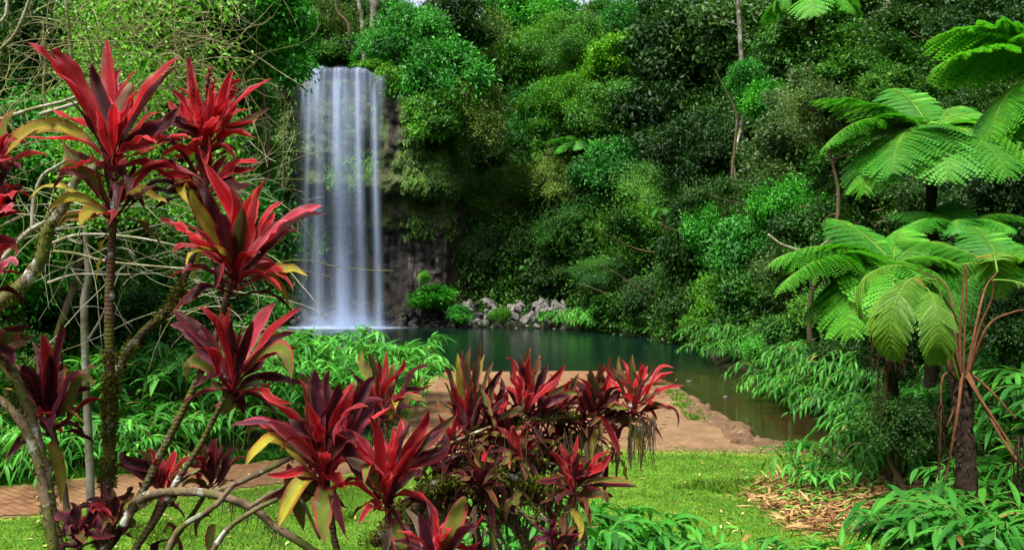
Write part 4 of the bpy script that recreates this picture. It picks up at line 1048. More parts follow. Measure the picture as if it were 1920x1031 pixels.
fern('tree_fern', 1675, 492, 12.5, 1.7, [(160, 'arch', 1.0, 16), (178, 'arch', 1.1, 4), (198, 'arch', 1.2, -6), (222, 'arch', 1.2, -12), (245, 'arch', 1.1, -18), (270, 'arch', .9, -24), (300, 'arch', .8, -14), (190, 'arch', 1.0, -26), (20, 'arch', .7, 18), (60, 'flat', .8, 22), (110, 'flat', .9, 26), (335, 'arch', .7, 6)], 'fern', 'green tree fern with fronds reaching left over the slope below the light one', trunk_r=.07, deadskirt=0)
fern('tree_fern', 1880, 500, 12.2, 1.45, [(150, 'flat', 1.0, 14), (185, 'arch', 1.1, -2), (215, 'arch', 1.15, -10), (245, 'arch', 1.0, -16), (275, 'arch', .9, -20), (85, 'flat', .9, 36), (60, 'flat', .9, 24), (20, 'arch', .9, 16), (300, 'arch', .9, 6), (340, 'arch', .9, 8)], 'fern', 'deep green tree fern behind the drooping yellowish one at the right margin', trunk_r=.08)
fern('tree_fern', 1800, 425, 14.2, 1.3, [(130, 'flat', .9, 20), (170, 'arch', .9, 14), (200, 'arch', .95, 6), (240, 'arch', .8, 4), (290, 'arch', .8, 4), (330, 'arch', .9, 12), (20, 'flat', .9, 18), (70, 'flat', .9, 24)], 'emerald', 'shaded small tree fern under the trunk of the big light one', trunk_r=.07)
fern('tree_fern', 1990, 130, 10.0, 1.42, [(172, 'arch', 1.15, 26), (184, 'arch', 1.15, 4), (200, 'arch', 1.05, -26), (226, 'arch', .95, -34), (300, 'arch', .9, 0), (30, 'arch', .9, 10)], 'fern', 'tree fern reaching in from the upper right corner with long green fronds', trunk_r=.09)
fern('tree_fern', 1520, 2, 42, 3.1, [(180, 'hang', .85, 0), (215, 'hang', .9, -5), (250, 'arch', 1, -10), (300, 'arch', .9, -6), (350, 'arch', .9, 0), (20, 'arch', .9, 8), (140, 'arch', .9, 6), (90, 'arch', .9, 20)], 'fern', 'spindly tree fern whose drooping crown is cut by the top edge', trunk_r=.17, lean=(.1, 0))
fern('tree_fern', 1085, 268, None, 2.4, [(150, 'arch', .9, 18), (185, 'arch', 1.05, 4), (215, 'arch', 1.0, -4), (260, 'arch', .8, -4), (320, 'arch', .8, 0), (10, 'arch', .8, 8), (70, 'arch', .8, 16), (110, 'flat', .8, 30)], 'emerald', 'distant small tree fern halfway up the slope beyond the pool', trunk_r=.12)
fern('tree_fern', 1245, 398, None, 1.3, [(k*50+15, 'hang', 1, -5) for k in range(7)], 'emerald', 'far shaded tree fern with pale hanging fronds above the dark recess', trunk_r=.1)

# the near tree fern: bare trunk, tall red-brown stalks and long hanging yellowish fronds
NF = at(1806, 705, 8.6); nb = np.array([NF[0], NF[1], float(terr(NF[0], NF[1]))])
nf = empty('tree_fern', nb); tag(nf, 'near tree fern with hanging yellow-green fronds and long brown stalks', 'tree fern')
r = np.random.default_rng(31); mb = MB(); d = NF-nb; S = smoothpath([d*0, d*.4+np.array([.03, 0, 0]), d*.8-np.array([.01, 0, 0]), d], 50)
tube(mb, S, np.interp(np.linspace(0, 1, 50), [0, .2, 1], [.13, .105, .085]), 14, bump=.2, rng=r)
for k in range(160):
    i = r.integers(1, 49); a = r.random()*6.28; o = np.array([math.cos(a), math.sin(a), 0]); p = S[i]+o*.088
    tube(mb, [p, p+o*.015+np.array([0, 0, -.05])*r.uniform(.5, 1.3)], [.016, .007], 4)
mb.build('trunk', M['fernbark'], nf)
def P3(px, py, Y): return at(px, py, Y)-nb
def stalked(pts, r0, frmat, Lf, az, pitch, kind='hang', fr=True, stip='stipe', wid=1.0):
    Pp = smoothpath([P3(*p) for p in pts], 24); mb = MB(); tube(mb, Pp, np.linspace(r0, r0*.45, 24), 8)
    st = mb.build('stalk', M[stip], nf)
    if fr:
        ms, rb = FR[kind][r.integers(len(FR[kind]))]
        o = link('frond', ms, nf, Pp[-1]); setmat(o, M[frmat]); o.rotation_euler = (rad(r.uniform(-10, 10)), rad(-pitch), rad(az)); o.scale = (Lf, Lf*wid, Lf)
        q = link('midrib', rb, o)
stalked([(1800, 715, 8.55), (1785, 660, 8.5), (1778, 600, 8.4), (1755, 525, 8.35)], .016, 'fernyel', 1.2, 190, -46, stip='stipeg', wid=.9)
stalked([(1798, 715, 8.6), (1795, 650, 8.6), (1790, 590, 8.5), (1740, 520, 8.4)], .015, 'fernyel', 1.25, 215, -48, wid=.9)
stalked([(1812, 715, 8.55), (1835, 620, 8.5), (1860, 560, 8.4), (1862, 525, 8.35)], .016, 'fernyel', 1.3, 318, -50, wid=.9)
stalked([(1812, 715, 8.6), (1850, 615, 8.55), (1900, 585, 8.5), (1950, 580, 8.5)], .016, 'fernyel', 1.35, 350, -34)
stalked([(1806, 715, 8.55), (1808, 640, 8.55), (1812, 560, 8.55), (1812, 500, 8.55)], .014, 'fernyel', 1, 0, 0, fr=False)
stalked([(1802, 715, 8.5), (1800, 620, 8.5), (1806, 540, 8.5), (1808, 495, 8.5)], .014, 'fernyel', 1, 0, 0, fr=False)
stalked([(1810, 715, 8.65), (1830, 610, 8.8), (1848, 540, 9.0), (1870, 510, 9.2)], .016, 'fernyel', 1.3, 60, -10)
stalked([(1796, 715, 8.6), (1780, 690, 8.5), (1778, 640, 8.5)], .02, 'fernyel', 1, 0, 0, fr=False)
stalked([(1800, 715, 8.7), (1790, 620, 8.9), (1776, 540, 9.1), (1720, 505, 9.2)], .014, 'fernyel', 1.1, 170, -30)
stalked([(1803, 712, 8.5), (1770, 600, 8.2), (1742, 545, 8.0), (1735, 540, 7.95)], .014, 'fernyel', 1.0, 262, -56, wid=.8)
# old stalks falling away from the crown
for pts, rr in (([(1804, 700, 8.5), (1796, 770, 8.3), (1782, 850, 8.2), (1774, 900, 8.15)], .017), ([(1815, 700, 8.5), (1850, 770, 8.3), (1890, 840, 8.1), (1930, 890, 8.0)], .017),
                ([(1812, 705, 8.5), (1840, 750, 8.3), (1880, 810, 8.2), (1912, 860, 8.1)], .015), ([(1818, 698, 8.6), (1860, 735, 8.5), (1905, 785, 8.4)], .014),
                ([(1800, 703, 8.6), (1768, 706, 8.5), (1764, 790, 8.4), (1760, 900, 8.4)], .013), ([(1796, 705, 8.7), (1790, 760, 8.6), (1775, 800, 8.5)], .012)):
    mb = MB(); tube(mb, smoothpath([P3(*p) for p in pts], 16), np.linspace(rr, rr*.6, 16), 8); mb.build('fallen_stalk', M['stipe'], nf)
def withered(parent, org, top, Y, n, spreadpx, drop, seed, name='dead_frond'):
    """limp brown fronds: stalks that fold over and hang, with shrivelled side leaflets"""
    r = np.random.default_rng(seed); mb = MB()
    for k in range(n):
        x0, y0 = top; dx = r.uniform(-1, 1)*spreadpx; dr = drop*r.uniform(.55, 1.1)
        P = smoothpath([at(x0, y0, Y), at(x0+dx*.5, y0-10, Y-.1), at(x0+dx, y0+30, Y-.15+r.normal(0, .08)), at(x0+dx*1.15, y0+30+dr*.6, Y-.1), at(x0+dx*1.1+r.normal(0, 6), y0+30+dr, Y-.05)], 34)-org
        tube(mb, P, np.linspace(.008, .003, 34), 5, cap=False)
        for q in range(34):
            i = r.integers(7, 33); p = P[i]; L = r.uniform(.06, .22)
            o = np.array([r.normal(0, .35)*L, r.normal(0, .3)*L, 0])
            S = smoothpath([p, p+o+np.array([0, 0, -.2*L]), p+o*1.1+np.array([0, 0, -L])], 6); tube(mb, S, np.linspace(.0035, .0015, 6), 3, cap=False)
    o = mb.build(name, M['ferndead'], parent); o['label'] = 'brown withered hanging frond'; return o
withered(nf, nb, (1762, 770), 8.3, 2, 16, 90, 5)
withered(nf, nb, (1915, 830), 8.2, 4, 25, 90, 7)
dd = at(1662, 600, 11.0); de = empty('dead_fern_frond', dd); tag(de, 'brown dead fern fronds hanging in a bunch left of the near tree fern', 'fern frond')
withered(de, dd, (1662, 600), 11.0, 3, 38, 150, 8, 'frond')
withered(de, dd, (1650, 625), 11.1, 3, 48, 40, 9, 'frond')
# ---------------------------------------------------------------- red cordylines
PAL = {
 'r': ((.62, .010, .016), (.86, .10, .12)), 'p': ((.70, .07, .11), (.86, .24, .30)), 'm': ((.035, .007, .011), (.20, .010, .020)),  # red margin lifted towards pink to imitate a sheen
 'c': ((.36, .012, .018), (.64, .04, .05)), 'b': ((.085, .085, .022), (.34, .04, .03)), 'g': ((.14, .22, .025), (.50, .06, .07)),
 'y': ((.42, .42, .045), (.50, .17, .03)), 'u': ((.11, .035, .055), (.42, .06, .10)), 'd': ((.22, .15, .10), (.32, .22, .16)), 'l': ((.60, .55, .30), (.75, .35, .32)),
}
def ti_leaf(mb, P0, P1, P2, W, typ, N, r, ns=16, nw=7):
    t = np.linspace(0, 1, ns); a = (1-t)[:, None]; b = t[:, None]
    P = a*a*P0+2*a*b*P1+b*b*P2
    wob = r.normal(size=3)*.012; P = P+np.sin(t*math.pi*2)[:, None]*wob
    T_ = unit(np.gradient(P, axis=0))
    tw = r.normal(0, .45)*t
    S0 = np.cross(T_, N); bad = np.linalg.norm(S0, axis=1) < .1; S0[bad] = np.cross(T_[bad], [.3, .7, .6])
    S0 = unit(S0); U0 = np.cross(S0, T_)
    S = S0*np.cos(tw)[:, None]+U0*np.sin(tw)[:, None]; U = np.cross(S, T_)
    q = np.clip((t-.13)/.87, 0, 1); blade = np.sin(np.pi*q**.92)**.8*(1-.12*q)
    pet = .15+.10*np.exp(-(t/.06)**2)
    w = W*.5*np.maximum(blade, pet*(1-sstep(.5, .98, t)))*(1-sstep(.97, 1.0, t)*.9)
    u = np.linspace(-1, 1, nw); fold = r.uniform(.25, .8); ph = r.random(4)*6.28; fr = r.uniform(2.2, 4.5)
    und = (1+(r.random()<.3))*(np.sin(t*fr*6.28+ph[0])[:, None]*np.maximum(0, u)[None]+np.sin(t*fr*5.6+ph[1])[:, None]*np.maximum(0, -u)[None])*.19
    curl = r.uniform(-.25, .35)
    chan = np.abs(u)[None]*fold*(1.0+1.6*(1-sstep(.05, .3, t))[:, None])-curl*(u**2)[None]*sstep(.3, .9, t)[:, None]
    V = P[:, None]+S[:, None]*(w[:, None]*u[None]*(1-.18*fold*np.abs(u)[None]))[..., None]+U[:, None]*(w[:, None]*(chan+und))[..., None]
    i = np.arange(ns*nw).reshape(ns, nw)
    Qd = np.stack([i[:-1, :-1], i[:-1, 1:], i[1:, 1:], i[1:, :-1]], -1).reshape(-1, 4)
    cm, ce = [np.array(c)*r.uniform(.75, 1.25) for c in PAL[typ]]
    if typ in 'gby' : # bases redden towards the stalk
        k = sstep(.40, .10, t)[:, None]; red = np.array([.22, .02, .03])
        Cm = cm[None]*(1-k)+red*k; Ce = ce[None]*(1-k)+red*k
    else:
        k = (sstep(.45, 1.0, t)*r.uniform(0, .5))[:, None]; dk = np.array([.09, .012, .018])
        Cm = cm[None]*(1-k)+dk*k; Ce = np.repeat(ce[None], ns, 0)
    Cm = np.c_[np.clip(Cm, 0, .9), np.ones(ns)]; Ce = np.c_[np.clip(Ce, 0, .9), np.ones(ns)]
    mb.add(V.reshape(-1, 3), Qd, lu=np.tile(u, ns), lv=np.repeat(t, nw), seed=r.random(), c_mid=np.repeat(Cm, nw, 0), c_edge=np.repeat(Ce, nw, 0))
def name_dark(p): return p.get('label', '').startswith('sprawling')
CAM = np.array([0, 0, EYE])
def rosette(parent, org, base, Y, leaves, rnd=18, size=.5, axis=(0, 0, 1), W=.075, seed=0, pal='rrcmmbgy', hang=3, dead=0, name='leaf_rosette', spread=1.0, label=None):
    """leaves: hand-placed (tip x, tip y, type, [mid x, mid y]) in photograph pixels; rnd more grown round the axis"""
    r = np.random.default_rng(seed); mb = MB(); B = at(base[0], base[1], Y)
    ax = unit(np.array(axis, float))
    for L in leaves:
        tx, ty, ty_ = L[0], L[1], L[2]
        q = at(tx, ty, Y); v = q-B; L2 = np.linalg.norm(v); Lr = max(L2*1.06, size*.85)
        dep = math.sqrt(max(Lr*Lr-L2*L2, 0))*r.choice([-1, 1, -1])*.7
        Yt = Y+dep; tip = at(tx, ty, Yt)
        low = 1 if ty > base[1]-30 else 0
        off = r.uniform(.0, .07)*(1.4 if low else 1); P0 = B-ax*off+r.normal(size=3)*.006
        if len(L) > 3:
            m = at(L[3], L[4], Y+dep*.5); P1 = 2*m-.5*(P0+tip)
        else:
            P1 = P0+(tip-P0)*.5+ax*np.linalg.norm(tip-P0)*(.10+.10*low)-np.array([0, 0, 1])*0
        tn = unit(tip-P0); view = unit(CAM-P0)
        Nn = unit((ax-tn*np.dot(ax, tn))*r.uniform(.25, .8)+view*r.uniform(.35, 1.0)+r.normal(size=3)*.18)
        if name_dark(parent) and ty_ in 'mc' and r.random() < .5: ty_ = 'b'
        wf = (L[5] if len(L) > 5 else 1.0)*(.92 if ty_ in 'gyul' else .77)
        ti_leaf(mb, P0, P1, tip, W*r.uniform(.85, 1.2)*wf, ty_, Nn, r)
    perp = unit(np.cross(ax, [0.2, 1, .1])); per2 = np.cross(ax, perp)
    for k in range(rnd):
        f = (k+.5)/rnd; th = rad(10+f**.85*88*spread); az = k*2.4+r.normal(0, .3)
        o = perp*math.cos(az)+per2*math.sin(az); D = ax*math.cos(th)+o*math.sin(th); D1 = ax*math.cos(th*.55)+o*math.sin(th*.55)
        Ls = size*r.uniform(.62, 1.0)*(.7+.3*math.sin(min(1, f+.25)*math.pi)); P0 = B-ax*f*size*.25+o*.006
        P2 = P0+D*Ls-np.array([0, 0, 1])*Ls*.30*f; P1 = P0+D1*Ls*.55
        typ = pal[min(int(f*len(pal)*r.uniform(.75, 1.1)), len(pal)-1)]
        Nn = unit(ax-o*.25+r.normal(size=3)*.3)
        ti_leaf(mb, P0, P1, P2, W*r.uniform(.6, .95), typ, Nn, r)
    for k in range(hang+dead):
        az = r.random()*6.28; o = perp*math.cos(az)+per2*math.sin(az); Ls = size*r.uniform(.5, .85); P0 = B-ax*(.10+.14*r.random())
        P1 = P0+o*Ls*.35+ax*.03; P2 = P0+o*Ls*(.45 if k < hang else .15)-np.array([0, 0, 1])*Ls*.8
        ti_leaf(mb, P0, P1, P2, W*r.uniform(.7, 1.0)*(1 if k < hang else .55), 'gybm'[r.integers(4)] if k < hang else 'd', unit(o+np.array([0, -.6, .3])), r)
    ob = MB.build(mb, name, M['ti'], parent, smooth=True)
    for v in (0,): pass
    ob.location = -Vector([float(c) for c in org]); 
    if label: ob['label'] = label
    return ob
def stem(parent, org, pts, r0, r1, Y=None, name='stem', mat='cordbark', moss=0, root_=False, n=None, k=9, seed=1, mosscol='moss', mrange=(0, 1), fuzz=.018):
    r = np.random.default_rng(seed)
    P = [at(p[0], p[1], p[2] if len(p) > 2 else Y) for p in pts]
    if root_:
        q = P[0].copy(); q[2] = float(terr(q[0], q[1]))-.06; P = [q]+P
    P = np.array(P)-org; n = n or max(24, len(P)*10); S = smoothpath(P, n); R = np.linspace(r0, r1, n)*(1+.07*np.sin(np.arange(n)*1.9))
    mb = MB(); tube(mb, S, R, k, bump=.12, rng=r); st = mb.build(name, M[mat], parent)
    if moss:
        seg = np.linalg.norm(np.diff(S, axis=0), axis=1).sum(); m = int(moss*seg)
        u = r.uniform(mrange[0], mrange[1], m)*(n-1.001); cl = fbm(u*.5, u*0, 0, seed, 2); u = u[cl > .38]; m = len(u)
        i = u.astype(int); p = S[i]+(S[i+1]-S[i])*(u-i)[:, None]; T_ = unit(S[i+1]-S[i])
        a = r.random(m)*6.28; ref = unit(np.cross(T_, [0.1, .2, .97])); b2 = np.cross(T_, ref); o = ref*np.cos(a)[:, None]+b2*np.sin(a)[:, None]
        C = p+o*(R[i]*r.uniform(.85, 1.25, m))[:, None]; D = unit(o*.8+r.normal(size=(m, 3))*.5+np.array([0, 0, -.25]))
        mm = MB(); leafquads(mm, C, D, unit(r.normal(size=(m, 3))), fuzz*r.uniform(.5, 1.5, m), fuzz*.35, np.clip(r.normal(.5, .22, m), 0, 1)); mm.build('moss', M[mosscol], st)['kind'] = 'stuff'
    return st
def cordyline(pt, Y, label, rootpt=None):
    g_ = at(pt[0], pt[1], Y); z = float(terr(g_[0], g_[1])); org = np.array([g_[0], g_[1], z])
    e_ = empty('red_cordyline', org); tag(e_, label, 'cordyline', 'red cordylines in front of the pool'); return e_, org

# 1. the tallest, on the mossy forked trunk
c1, o1 = cordyline((190, 1100), 3.9, 'tallest red cordyline, on a mossy forked trunk, two big red rosettes')
stem(c1, o1, [(188, 1100), (198, 960), (205, 820), (206, 700), (205, 560), (211, 430), (214, 300)], .031, .015, 3.9, 'trunk', moss=1500, root_=True, n=90, seed=4, mrange=(.1, .62))
stem(c1, o1, [(207, 760), (222, 690), (262, 630), (318, 575), (348, 515), (372, 440), (385, 350), (388, 270)], .022, .012, 4.0, 'branch', moss=1500, seed=5, mrange=(0, .55))
rosette(c1, o1, (213, 292), 3.9, [(50, 80, 'r', 120, 150, 1.15), (94, 93, 'c', 150, 160, 1.2), (199, 70, 'c', 203, 160, 1.25), (173, 118, 'm', 195, 190, 1.2), (229, 131, 'p', 222, 190), (245, 153, 'l', 233, 200), (340, 106, 'r', 275, 175, 1.2), (336, 124, 'm', 275, 195, 1.0),
  (277, 215, 'l', 250, 205, .9), (338, 198, 'm', 280, 250, 1.3), (123, 187, 'm', 165, 235, 1.05), (40, 262, 'y', 120, 236, .9), (117, 263, 'b', 150, 300, 1.3), (300, 245, 'c', 255, 280), (310, 265, 'r', 262, 290, .8), (200, 150, 'r', 205, 210), (180, 205, 'r', 195, 245), (246, 190, 'c', 228, 235), (260, 165, 'r', 235, 220)], rnd=16, size=.50, seed=11, pal='rrcm', hang=0, W=.076)
rosette(c1, o1, (214, 385), 3.9, [(52, 378, 'y', 110, 350, .75), (86, 398, 'y', 145, 370, .7), (149, 428, 'y', 178, 395, 1.3), (108, 428, 'g', 150, 405, .75), (314, 381, 'y', 265, 362, 1.0), (219, 404, 'm', 225, 350, 1.0), (330, 318, 'c', 265, 335, .8), (318, 300, 'r', 270, 320, .8), (120, 320, 'g', 160, 330, 1.2), (170, 285, 'g', 180, 330, 1.1), (295, 345, 'm', 255, 370, .9), (105, 335, 'b', 160, 335, .6)], rnd=8, size=.38, seed=12, pal='mmcb', hang=2, W=.066, label='lower tier of yellowing leaves')
rosette(c1, o1, (386, 262), 4.0, [(352, 100, 'r', 362, 175, 1.2), (439, 127, 'r', 415, 195, 1.1), (511, 147, 'r', 455, 185, 1.2), (318, 168, 'r', 345, 200), (316, 188, 'c', 348, 220), (304, 228, 'm', 340, 240), (459, 150, 'r', 425, 200), (414, 168, 'p', 400, 210), (507, 202, 'b', 450, 235, 1.0), (455, 242, 'm', 425, 250, 1.3), (334, 214, 'm', 355, 240), (348, 154, 'r', 365, 205), (382, 190, 'r', 384, 225), (395, 170, 'c', 392, 215), (372, 165, 'r', 376, 210), (330, 180, 'r', 355, 215), (430, 185, 'r', 408, 220), (445, 195, 'c', 415, 230), (475, 205, 'c', 430, 230), (320, 205, 'm', 350, 235), (405, 150, 'r', 398, 205), (365, 200, 'r', 375, 230), (408, 205, 'r', 398, 232)], rnd=28, size=.34, seed=13, pal='rrrc', hang=0, W=.058, label='densest bright red rosette with flower spikes')
rosette(c1, o1, (382, 360), 4.0, [(262, 290, 'r', 310, 310, .9), (293, 318, 'c', 330, 330), (267, 357, 'm', 315, 345), (262, 366, 'm', 315, 360), (485, 305, 'r', 435, 315, 1.1), (481, 318, 'c', 430, 325, 1.1), (477, 345, 'm', 430, 340), (356, 386, 'y', 348, 350, 1.0), (300, 245, 'm', 340, 290, .7), (330, 300, 'p', 350, 325)], rnd=11, size=.34, seed=14, pal='cmmb', hang=1, W=.066)
# flower spikes of the densest rosette
for k, (fx, fy) in enumerate(((393, 128), (402, 150), (362, 168), (440, 165))):
    mb = MB(); b0 = at(385+(k-1.5)*4, 240, 4.0)-o1; t0 = at(fx, fy, 3.95)-o1; S = smoothpath([b0, (b0+t0)*.5, t0], 24); tube(mb, S, np.linspace(.005, .002, 24), 5)
    rr = np.random.default_rng(k)
    for q in range(70):
        i = rr.integers(9, 24); dd_ = unit(rr.normal(size=3)); tube(mb, [S[i], S[i]+dd_*.012, S[i]+dd_*.018], [.0022, .0035, .001], 4)
    sp = mb.build('flower_spike', M['reddish'], c1)

# 2. the slender leaning one with two rosettes
c2, o2 = cordyline((150, 1100), 3.7, 'slender leaning red cordyline whose upper rosette overlaps the falls')
stem(c2, o2, [(160, 1110), (215, 1010), (262, 930), (305, 845), (362, 730), (400, 645), (422, 570), (436, 500)], .019, .013, 3.7, 'stem', root_=True, n=90, seed=6)
stem(c2, o2, [(232, 1060), (300, 960), (330, 905), (372, 840), (402, 783), (437, 715)], .015, .010, 3.6, 'branch', seed=7)
rosette(c2, o2, (440, 505), 3.7, [(382, 305, 'r', 440, 400, 1.25), (360, 331, 'm', 405, 410, 1.15), (360, 355, 'y', 392, 425, 1.0), (505, 331, 'c', 478, 415, 1.25), (533, 377, 'r', 490, 430, .9), (614, 401, 'm', 530, 440, 1.35), (606, 385, 'p', 530, 425, 1.1), (566, 425, 'm', 505, 470, 1.1), (297, 410, 'r', 350, 440, 1.1), (365, 427, 'c', 395, 460), (455, 386, 'b', 450, 440, 1.25), (413, 397, 'm', 425, 445, 1.2),
  (351, 500, 'y', 395, 470, 1.1), (326, 475, 'c', 375, 470, .8), (578, 518, 'y', 520, 512, .9), (541, 572, 'y', 500, 520, 1.1), (402, 549, 'm', 405, 500, 1.0), (342, 514, 'u', 390, 510, .9), (520, 500, 'p', 470, 500, .8), (550, 545, 'c', 510, 510, .9), (540, 415, 'p', 490, 455), (478, 352, 'r', 460, 430), (430, 345, 'r', 440, 430), (515, 395, 'r', 475, 445), (350, 445, 'r', 395, 470)], rnd=13, size=.5, seed=15, pal='rrcm', hang=0, W=.076, label='large red rosette overlapping the waterfall')
rosette(c2, o2, (437, 712), 3.55, [(318, 608, 'u', 375, 650, 1.35), (324, 580, 'm', 380, 630, 1.1), (372, 575, 'c', 415, 640, 1.1), (438, 595, 'm', 437, 650, .8), (458, 592, 'm', 448, 655, .8), (517, 566, 'p', 475, 625, 1.3), (567, 577, 'c', 500, 640, 1.05), (555, 623, 'm', 495, 665, 1.1), (349, 714, 'g', 375, 680, 1.2), (546, 712, 'g', 510, 658, 1.1), (418, 780, 'g', 417, 735, 1.7), (491, 773, 'g', 482, 716, 1.4), (550, 757, 'c', 500, 738, .8), (475, 600, 'm', 455, 660, .7), (400, 590, 'r', 425, 650)], rnd=11, size=.42, seed=16, pal='rcmm', hang=0, W=.072, label='open rosette with one pink leaf, in front of the pool')

# 3. the left margin
c3, o3 = cordyline((110, 1100), 3.6, 'purplish cordyline on thick bare stems at the left margin')
stem(c3, o3, [(120, 1110), (100, 980), (82, 870), (50, 760), (8, 665), (-40, 600)], .026, .017, 3.6, 'stem', mat='lichenbark', root_=True, seed=8, moss=250)
stem(c3, o3, [(105, 1110), (88, 950), (60, 830), (15, 762), (-50, 720)], .022, .015, 3.4, 'stem', mat='lichenbark', root_=True, seed=9, moss=250)
stem(c3, o3, [(150, 1110), (125, 950), (108, 850), (95, 790)], .018, .012, 3.8, 'stem', mat='lichenbark', root_=True, seed=10)
rosette(c3, o3, (93, 782), 3.8, [(111, 603, 'm', 104, 680, 1.35), (77, 624, 'c', 88, 700, 1.2), (41, 683, 'm', 62, 720, 1.3), (185, 688, 'b', 140, 715, 1.1), (180, 727, 'g', 140, 735, 1.0), (162, 797, 'y', 130, 772, .9), (124, 690, 'b', 110, 730, 1.3), (0, 727, 'y', 45, 735, .9), (93, 810, 'u', 88, 785, 1.1), (10, 672, 'm', 50, 725, 1.1), (60, 640, 'm', 80, 710, .9), (92, 660, 'm', 92, 720, 1.2), (150, 700, 'u', 120, 740, .9)], rnd=13, size=.38, seed=17, pal='mmcm', hang=1, W=.072, label='purple-brown rosette, broad leaves')
rosette(c3, o3, (-30, 660), 3.5, [(52, 625, 'g', 15, 635, 1.2), (60, 632, 'b', 20, 645, 1.0), (25, 690, 'm', 0, 660), (10, 620, 'm', -10, 640)], rnd=11, size=.3, seed=18, pal='mmbg', hang=1)
c3b, o3b = cordyline((-60, 1100), 3.4, 'red cordyline mostly outside the left edge, only leaf tips showing')
stem(c3b, o3b, [(-70, 1110), (-60, 800), (-45, 500), (-40, 330)], .024, .015, 3.4, 'stem', root_=True, seed=11)
rosette(c3b, o3b, (-45, 345), 3.4, [(32, 203, 'g', 0, 280, 1.1), (100, 243, 'y', 30, 262, .9), (52, 270, 'p', 10, 275, 1.1), (25, 295, 'r', -5, 290, 1.0), (20, 250, 'r', -10, 300), (35, 262, 'c', 0, 290), (38, 318, 'm', 0, 320)], rnd=11, size=.34, seed=19, pal='rrcm', hang=1)
rosette(c3b, o3b, (-50, 440), 3.3, [(45, 354, 'm', 15, 385, 1.2), (22, 375, 'r', 0, 390, 1.3), (10, 400, 'p', -10, 400, 1.2), (15, 345, 'm', -5, 375), (20, 300, 'm', -10, 360)], rnd=10, size=.3, seed=20, pal='rrcm', hang=1)
rosette(c3b, o3b, (-45, 520), 3.3, [(33, 482, 'c', 0, 478, .9), (30, 500, 'p', 5, 500, .9), (25, 461, 'r', -5, 480, .9)], rnd=8, size=.28, seed=21, pal='rcm', hang=1)

# 4. small low ones under the fork
c4, o4 = cordyline((230, 1110), 3.75, 'low many-stemmed cordyline with small dark rosettes over the lawn')
stem(c4, o4, [(225, 1110), (250, 1040), (285, 975), (304, 925)], .014, .010, 3.75, 'stem', root_=True, seed=12)
stem(c4, o4, [(290, 1110), (330, 1010), (370, 950), (396, 905)], .013, .009, 3.9, 'stem', root_=True, seed=13)
stem(c4, o4, [(180, 1110), (200, 1040), (212, 985)], .013, .010, 3.6, 'stem', root_=True, seed=14)
rosette(c4, o4, (305, 925), 3.75, [(227, 845, 'm', 265, 870, 1.2), (281, 845, 'u', 295, 880, 1.1), (324, 845, 'c', 315, 880, 1.0), (360, 853, 'c', 335, 880, 1.0), (255, 848, 'b', 282, 880, 1.1), (232, 870, 'm', 270, 895), (345, 880, 'b', 325, 905), (375, 880, 'g', 345, 900)], rnd=11, size=.26, seed=22, pal='cmmb', hang=2, W=.06, label='dark red rosette over the brick path')
rosette(c4, o4, (396, 905), 3.9, [(394, 817, 'c', 395, 865, .9), (376, 830, 'b', 385, 865, 1.1), (448, 840, 'm', 425, 870, 1.1), (420, 835, 'm', 410, 870, 1.1), (360, 860, 'c', 375, 880), (410, 820, 'm', 402, 860), (345, 850, 'b', 370, 870)], rnd=11, size=.24, seed=23, pal='mmbb', hang=2, W=.056)
rosette(c4, o4, (212, 975), 3.6, [(211, 914, 'b', 210, 945, 1.3), (247, 938, 'm', 232, 950), (175, 963, 'c', 190, 955, .9), (150, 1015, 'u', 172, 975, 1.1), (103, 976, 'm', 150, 955, 1.1), (250, 925, 'g', 232, 948, .9), (160, 940, 'm', 185, 950)], rnd=10, size=.2, seed=24, pal='mmbu', hang=2, W=.056)
rosette(c4, o4, (150, 1010), 3.5, [(100, 965, 'u', 125, 975, 1.2), (120, 1010, 'u', 130, 985, 1.0), (178, 950, 'm', 165, 975), (160, 1020, 'b', 150, 1000)], rnd=8, size=.18, seed=25, pal='mmu', hang=1, W=.056)

# 5. the pair of big rosettes at the bottom centre
c5, o5 = cordyline((690, 1100), 3.5, 'red cordyline with two large open rosettes, yellow leaves hanging beneath')
stem(c5, o5, [(640, 1110), (625, 1000), (612, 890)], .016, .011, 3.5, 'stem', root_=True, seed=15)
stem(c5, o5, [(720, 1110), (728, 1010), (727, 915)], .020, .012, 3.45, 'stem', root_=True, seed=16)
stem(c5, o5, [(232, 985), (262, 935), (330, 921), (400, 926), (470, 950), (515, 985), (590, 1035), (660, 1100)], .019, .015, 3.55, 'branch', mat='lichenbark', seed=17, moss=120)
stem(c5, o5, [(395, 920), (430, 912), (505, 878), (560, 856), (606, 885)], .013, .009, 3.6, 'branch', mat='lichenbark', seed=18, moss=150)
stem(c5, o5, [(468, 950), (520, 920), (560, 930), (600, 1010)], .009, .006, 3.5, 'branch', mat='lichenbark', seed=19)
stem(c5, o5, [(360, 1100), (420, 1000), (470, 960), (520, 935)], .012, .009, 3.45, 'branch', mat='lichenbark', seed=20)
stem(c5, o5, [(300, 1100), (330, 1000), (400, 950), (440, 905)], .014, .010, 3.5, 'branch', mat='lichenbark', seed=21)
